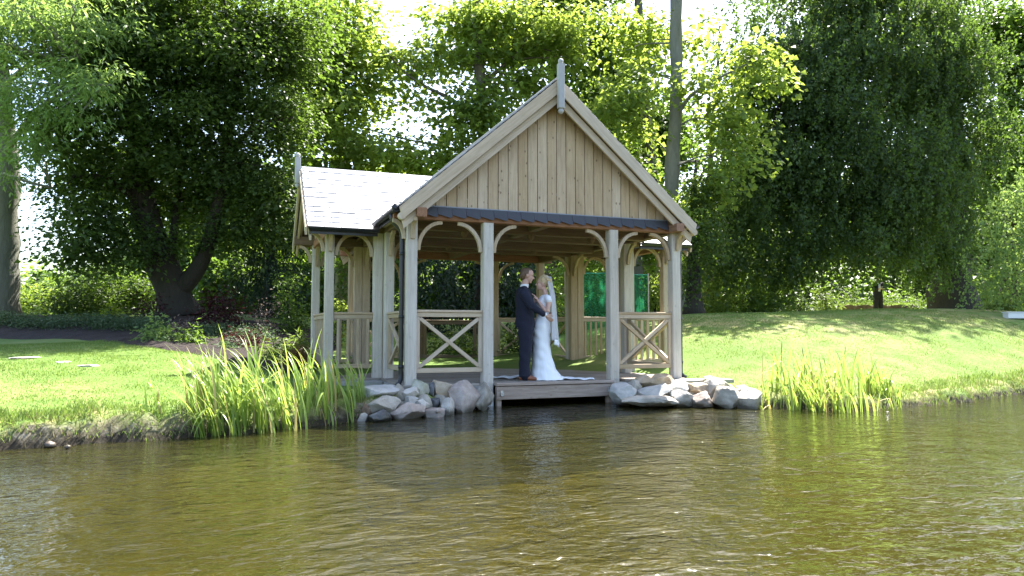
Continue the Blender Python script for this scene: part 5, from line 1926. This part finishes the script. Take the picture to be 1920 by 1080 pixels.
    def build(s, name, mat, parent, M, voxel=.008, smooth=4, cloth=0.0):
        me = mesh_from(name + '_src', s.V, s.F)
        o = bpy.data.objects.new(name + '_src', me)
        COL.objects.link(o)
        md = o.modifiers.new('r', 'REMESH')
        md.mode = 'VOXEL'
        md.voxel_size = voxel
        md.use_smooth_shade = True
        if smooth:
            sm = o.modifiers.new('s', 'SMOOTH')
            sm.iterations = smooth
            sm.factor = .5
        dg = bpy.context.evaluated_depsgraph_get()
        out = bpy.data.meshes.new_from_object(o.evaluated_get(dg))
        bpy.data.objects.remove(o)
        bpy.data.meshes.remove(me)
        if cloth:
            n = len(out.vertices)
            co = np.empty(n * 3, np.float32)
            out.vertices.foreach_get('co', co)
            no = np.empty(n * 3, np.float32)
            out.vertices.foreach_get('normal', no)
            co, no = co.reshape(-1, 3), no.reshape(-1, 3)
            f = np.sin(co[:, 0] * 46 + co[:, 2] * 9 + np.sin(co[:, 2] * 17) * 1.4) * .6 + np.sin(co[:, 2] * 38 + co[:, 0] * 22 + np.sin(co[:, 1] * 31)) * .6
            co += no * (f * cloth)[:, None]
            out.vertices.foreach_set('co', co.astype(np.float32).ravel())
        out.materials.clear()
        out.materials.append(mat)
        out.polygons.foreach_set('use_smooth', [True] * len(out.polygons))
        out.update()
        return obj(name, out, M, parent)


M_SKIN = plain('skin', (.55, .33, .25), .55, 0, .08, 20)
M_SKIN2 = plain('skin fair', (.62, .38, .29), .5, 0, .08, 20)
M_NAVY = plain('navy suit cloth', (.004, .0062, .021), .85, 0, .25, 60)
M_NAVY2 = plain('navy trouser cloth', (.004, .0062, .020), .85, 0, .25, 60)
M_SHIRT = plain('white shirt', (.78, .78, .80), .7, 0, .04)
M_SHOES = plain('tan leather', (.22, .075, .035), .4, 0, .25)
M_HAIR = plain('brown hair', (.12, .07, .04), .6, 0, .4, 60, .6)
M_BLOND = plain('blonde hair', (.56, .42, .24), .55, 0, .3, 45, .8)
M_DRESS = plain('white satin', (.86, .87, .90), .5, 0, .04, 6)
M_EYE = plain('eye', (.03, .02, .015), .25, 0, .1)
M_BLACKSUIT = plain('black suit cloth', (.012, .012, .015), .85, 0, .25, 40)


def veil_mat():
    m, N, L, P = newmat('bridal veil tulle')
    P.inputs['Base Color'].default_value = (.82, .82, .84, 1)
    P.inputs['Roughness'].default_value = .8
    t = N.new('ShaderNodeBsdfTransparent')
    tl = N.new('ShaderNodeBsdfTranslucent')
    tl.inputs['Color'].default_value = (.85, .85, .87, 1)
    m1, m2 = N.new('ShaderNodeMixShader'), N.new('ShaderNodeMixShader')
    m1.inputs[0].default_value = .5
    L.new(P.outputs[0], m1.inputs[1]); L.new(tl.outputs[0], m1.inputs[2])
    n = noise(N, L, obj_coords(N, L, (14, 14, .7)), 3, 3, .6)
    L.new(math_(N, L, 'MULTIPLY_ADD', n, -.6, .56), m2.inputs[0])
    L.new(m1.outputs[0], m2.inputs[1]); L.new(t.outputs[0], m2.inputs[2])
    L.new(m2.outputs[0], N['Material Output'].inputs[0])
    return m


M_VEIL = veil_mat()

# groom: local x runs to the right of the picture, y away from the camera
gp = onz(985, 713, DZ)
GR = tag(empty('person', (gp[0], gp[1], DZ), None, -YAW), 'person in navy suit and tan shoes, arm round the person in white', 'person', 'couple on the dock')
GM = WM[GR.name]
body = Body()
body.head((.045, 0, 1.705), 1, .22)
body.limb([(-.03, 0, 1.44), (-.01, 0, 1.54), (.01, 0, 1.62)], [.072, .060, .058])
body.loft([(-.005, 0, .86, .10, .15), (-.01, 0, 1.0, .10, .145), (-.01, 0, 1.2, .115, .165), (-.02, 0, 1.38, .11, .17), (-.03, 0, 1.47, .06, .10)])
for e in (-1, 1):
    body.limb([(0, e * .09, .90), (.01, e * .095, .50), (-.01, e * .10, .09)], [.085, .058, .040])
    body.limb([(-.02, e * .10, .05), (.06, e * .105, .035), (.12, e * .11, .03)], [.038, .034, .025])
RW, LW = (.325, -.215, 1.055), (.30, .13, 1.10)
body.limb([(-.03, -.19, 1.44), (.10, -.245, 1.22), RW], [.050, .042, .028])
body.hand(RW, (.62, .10, -.62), (.25, .9, .1), 1, .45)
body.limb([(-.03, .19, 1.44), (.10, .23, 1.2), LW], [.050, .042, .028])
body.hand(LW, (.8, -.35, -.2), (.1, -.9, .1), -1, .45)
body.build('body', M_SKIN, GR, GM, .0062, 3)
jk = Body()
jk.loft([(.000, 0, .855, .165, .205), (-.003, 0, .93, .160, .200), (-.005, 0, 1.03, .148, .188), (-.008, 0, 1.15, .148, .19), (-.015, 0, 1.30, .155, .205), (-.022, 0, 1.40, .140, .215), (-.03, 0, 1.46, .110, .19), (-.03, 0, 1.505, .075, .11), (-.025, 0, 1.53, .066, .075)])
jk.limb([(-.03, -.185, 1.435), (-.01, -.225, 1.37), (.045, -.25, 1.28), (.12, -.262, 1.185), (.20, -.25, 1.13), (.295, -.222, 1.072)], [.075, .078, .070, .064, .056, .048])
jk.limb([(-.03, .185, 1.435), (-.01, .22, 1.37), (.045, .24, 1.28), (.12, .24, 1.19), (.20, .19, 1.14), (.27, .145, 1.11)], [.075, .078, .070, .064, .056, .048])
J = jk.build('jacket', M_NAVY, GR, GM, .009, 4, .006)
tr = Body()
for e in (-1, 1):
    tr.limb([(.00, e * .075, .93), (.005, e * .09, .80), (.005, e * .095, .55), (-.005, e * .10, .45), (-.015, e * .10, .2), (-.012, e * .10, .075)], [.125, .125, .108, .098, .090, .092], 16)
tr.build('trousers', M_NAVY2, GR, GM, .009, 3, .004)
co = Body()
co.loft([(-.022, 0, 1.50, .074, .078), (-.012, 0, 1.545, .069, .070), (-.004, 0, 1.565, .066, .066)])
co.build('shirt_collar', M_SHIRT, GR, GM, .007, 2)
Body().limb([(.285, -.222, 1.078), (.325, -.214, 1.056)], [.038, .034]).build('shirt_cuff', M_SHIRT, GR, GM, .006, 1)
for e in (-1, 1):
    sh = Body()
    sh.limb([(-.075, e * .10, .045), (-.02, e * .10, .055), (.07, e * .105, .045), (.16, e * .112, .030)], [.042, .048, .044, .030])
    sh.build('shoe', M_SHOES, GR, GM, .007, 3)
hr = Body()
hr.ball((.020, 0, 1.752), .106, .084, .082, .22)
hr.ball((-.035, 0, 1.715), .062, .080, .085, .1)
hr.ball((.055, 0, 1.800), .058, .062, .028, .35)
hr.build('hair', M_HAIR, GR, GM, .007, 2, .003)
Body().ball((.045 + .095, -.030, 1.705 - .005), .010, .012, .008).build('eye', M_EYE, GR, GM, .003, 1)

# bride
bp_ = onz(1020, 712, DZ)
BR = tag(empty('person', (bp_[0], bp_[1], DZ), None, -YAW), 'person in long white dress and veil facing the suited person', 'person', 'couple on the dock')
BM = WM[BR.name]
body = Body()
body.head((-.030, 0, 1.585), -1, -.02, .95)
body.limb([(.035, 0, 1.36), (.025, 0, 1.44), (.005, 0, 1.50)], [.050, .043, .045])
body.loft([(-.03, 0, .80, .10, .15), (-.03, 0, .92, .10, .15), (-.005, 0, 1.06, .08, .11), (0, 0, 1.2, .09, .13), (.02, 0, 1.32, .07, .13), (.03, 0, 1.38, .045, .08)])
for e in (-1, 1):
    body.limb([(-.03, e * .08, .85), (-.03, e * .08, .45), (.0, e * .08, .08)], [.085, .055, .035])
    body.limb([(.02, e * .08, .06), (-.05, e * .08, .03), (-.10, e * .08, .025)], [.03, .028, .02])
# near arm: elbow low, hand laid on the jacket front
WR_ = (-.105, -.130, 1.300)
body.limb([(.060, -.150, 1.350), (.075, -.178, 1.25), (.045, -.192, 1.115), (.01, -.185, 1.135), WR_], [.046, .043, .036, .036, .025])
body.hand(WR_, (-.50, -.02, .78), (-.78, .15, -.45), 1, .35, .9)
WL_ = (-.16, .12, 1.30)
body.limb([(.060, .150, 1.350), (.05, .18, 1.18), WL_], [.044, .038, .024])
body.hand(WL_, (-.5, -.1, .8), (-.8, -.1, -.5), -1, .35, .9)
body.build('body', M_SKIN2, BR, BM, .0062, 3)
ds = Body()
ds.loft([(.030, 0, .005, .300, .30), (.020, 0, .06, .260, .28), (-.005, 0, .18, .205, .245), (-.025, 0, .32, .172, .215), (-.038, 0, .48, .152, .195), (-.045, 0, .66, .148, .19), (-.042, 0, .80, .150, .19), (-.035, 0, .90, .142, .185), (-.015, 0, 1.00, .115, .15),
         (-.005, 0, 1.07, .100, .132), (-.005, 0, 1.15, .106, .14), (-.012, 0, 1.24, .118, .15), (.005, 0, 1.31, .108, .158), (.022, 0, 1.365, .080, .145), (.03, 0, 1.395, .055, .09)], 24)
for e in (-1, 1):
    ds.limb([(.035, e * .115, 1.355), (.060, e * .155, 1.335), (.070, e * .172, 1.285)], [.050, .060, .060])
DR = ds.build('dress', M_DRESS, BR, BM, .009, 3, .0045)


def sheet(name, f, nu, nv, th, mat, parent, M):
    """thin cloth: f(u, v) -> point, given a small thickness"""
    V, F = [], []
    for j in range(nv + 1):
        for i in range(nu + 1): V.append(Vector(f(i / nu, j / nv)))
    k = len(V)
    nn = (V[1] - V[0]).cross(V[nu + 1] - V[0])
    nn = nn.normalized() if nn.length > 1e-9 else Vector((0, 0, 1))
    V += [p - nn * th for p in V]
    for j in range(nv):
        for i in range(nu):
            a = j * (nu + 1) + i
            F += [(a, a + 1, a + nu + 2, a + nu + 1), (k + a, k + a + nu + 1, k + a + nu + 2, k + a + 1)]
    for i in range(nu):
        F.append((i, k + i, k + i + 1, i + 1))
        a = nv * (nu + 1) + i
        F.append((a, a + 1, k + a + 1, k + a))
    for j in range(nv):
        a, b = j * (nu + 1), (j + 1) * (nu + 1)
        F.append((a, b, k + b, k + a))
        F.append((a + nu, k + a + nu, k + b + nu, b + nu))
    return obj(name, mesh_from(name, V, F, mat, True), M, parent)


# train spreading to the right, and its far end swept round behind the suited person to the left
sheet('train', lambda u, v: (.10 + .72 * u, (-.16 + .42 * v) * (1 - .35 * u) + .04 * math.sin(u * 5), .012 + .085 * (1 - u) ** 3 * (1 - (2 * v - 1) ** 2) + .014 * abs(math.sin(v * 11 + u * 4)) + .006 * math.sin(u * 23 + v * 5)), 30, 18, .006, M_DRESS, DR, BM)
sheet('train', lambda u, v: (-.12 - .74 * u, .10 + .34 * v + .05 * math.sin(u * 4), .012 + .05 * (1 - u) ** 3 * (1 - (2 * v - 1) ** 2) + .022 * abs(math.sin(v * 9 + u * 5)) + .008 * math.sin(u * 19)), 30, 14, .006, M_DRESS, DR, BM)


def veil_f(u, v):
    z = 1.70 - 1.06 * v ** .95
    x0 = .045 + .06 * min(1, v * 3) + .02 * v
    x1 = .125 + .045 * min(1, v * 3.5) + .075 * v
    a = (u - .5) * 2
    x = x1 - (x1 - x0) * abs(a) ** 1.6 + .007 * math.sin(u * 34 + v * 3) * v
    y = a * (.075 + .10 * min(1, v * 2.2)) + .006 * math.sin(u * 41)
    return (x, y, z + .02 * math.sin(u * 9) * v)


VE = sheet('veil', veil_f, 40, 26, .002, M_VEIL, BR, BM)
sheet('lace_hem', lambda u, v: tuple(Vector(veil_f(.1 + .8 * u, 1)) + Vector((.004 + .02 * math.sin(u * 20) * v, 0, -.085 * v))), 40, 4, .002, M_DRESS, VE, BM)
hb = Body()
hb.ball((-.005, 0, 1.630), .096, .083, .088)
hb.ball((.065, 0, 1.615), .050, .058, .060)
rr = random.Random(5)
for k in range(46):
    a, b = rr.uniform(-1.2, 1.9), rr.uniform(-1.1, 1.1)
    p = (.005 + .100 * math.sin(a) * math.cos(b) + .012, .085 * math.sin(b), 1.625 + .092 * math.cos(a) * math.cos(b))
    hb.ball(p, .022, .022, .018, rr.uniform(0, 3), 8)
for k in range(10):
    hb.ball((.075 + rr.uniform(-.02, .025), rr.uniform(-.05, .05), 1.57 + rr.uniform(-.03, .03)), .024, .022, .02, 0, 8)
hb.build('hair', M_BLOND, BR, BM, .006, 2, .002)
Body().ball((-.030 - .072, -.030, 1.580), .008, .012, .007).build('eye', M_EYE, BR, BM, .003, 1)

# person far off under the beech, facing the pond
fp_ = at(1647, 583, 29.5)
fz = gz(fp_[0], fp_[1])
FR = tag(empty('person', (fp_[0], fp_[1], fz), None, -YAW), 'distant person in dark suit under the beech holding something pale', 'person')
FM = WM[FR.name]
body = Body()
T = []
hb2 = Body().head((0, 0, 1.64), 1, .15)
rot = Matrix.Rotation(-math.pi / 2, 3, 'Z')                 # turn the face towards the pond
body.V += [rot @ (v - Vector((0, 0, 1.64))) + Vector((0, -.02, 1.64)) for v in hb2.V]
body.F += hb2.F
body.limb([(0, 0, 1.42), (0, -.01, 1.56)], [.065, .058])
body.loft([(0, 0, .86, .15, .10), (0, 0, 1.05, .145, .10), (0, 0, 1.3, .17, .11), (0, 0, 1.43, .10, .06)])
for e in (-1, 1):
    body.limb([(e * .09, 0, .90), (e * .11, 0, .5), (e * .12, .0, .08)], [.085, .058, .04])
    body.limb([(e * .12, .02, .05), (e * .13, -.10, .03)], [.038, .026])
    w_ = (e * .075, -.27, 1.18)
    body.limb([(e * .19, 0, 1.40), (e * .25, -.06, 1.15), w_], [.05, .042, .027])
    body.hand(w_, (-e * .4, -.5, .35), (-e * .8, .4, 0), e, .6)
body.build('body', M_SKIN, FR, FM, .0085, 2)
q = Body()
q.loft([(0, 0, .84, .195, .145), (0, 0, 1.05, .175, .13), (0, 0, 1.28, .205, .14), (0, 0, 1.40, .19, .12), (0, 0, 1.47, .09, .08)])
for e in (-1, 1):
    q.limb([(e * .185, 0, 1.40), (e * .245, -.03, 1.27), (e * .255, -.07, 1.15), (e * .17, -.17, 1.16), (e * .10, -.24, 1.175)], [.072, .068, .060, .052, .044])
q.build('jacket', M_BLACKSUIT, FR, FM, .011, 3, .003)
q = Body()
for e in (-1, 1): q.limb([(e * .08, 0, .92), (e * .10, 0, .55), (e * .118, 0, .08)], [.12, .095, .085])
q.build('trousers', M_BLACKSUIT, FR, FM, .012, 3, .003)
for e in (-1, 1):
    Body().limb([(e * .12, .05, .045), (e * .125, -.05, .045), (e * .13, -.15, .03)], [.042, .046, .032]).build('shoe', M_BLACK, FR, FM, .008, 2)
Body().ball((0, .005, 1.70), .086, .104, .085).ball((0, .04, 1.65), .082, .065, .08).build('hair', M_HAIR, FR, FM, .009, 2)
Body().loft([(0, -.125, 1.08, .05, .02), (0, -.14, 1.3, .045, .02), (0, -.10, 1.46, .06, .03)]).build('shirt', plain('pale blue shirt', (.42, .48, .62), .7), FR, FM, .009, 1)
cam_ = tag(empty('held_camera', (fp_[0], fp_[1], fz + 1.15), None, -YAW), 'small pale camera held by the distant person', 'camera')
V, F = cbox_data(.15, .08, .10, .01)
obj('camera_body', mesh_from('camera_body', V, F, plain('camera shell', (.55, .52, .5), .45)), FM @ Matrix.Translation((.0, -.33, 1.17)), cam_)
V, F = tube_data([(0, -.37, 1.22), (0, -.45, 1.22)], [.038, .036], 12)
obj('lens', mesh_from('lens', V, F, M_BLACK, True), FM, cam_)
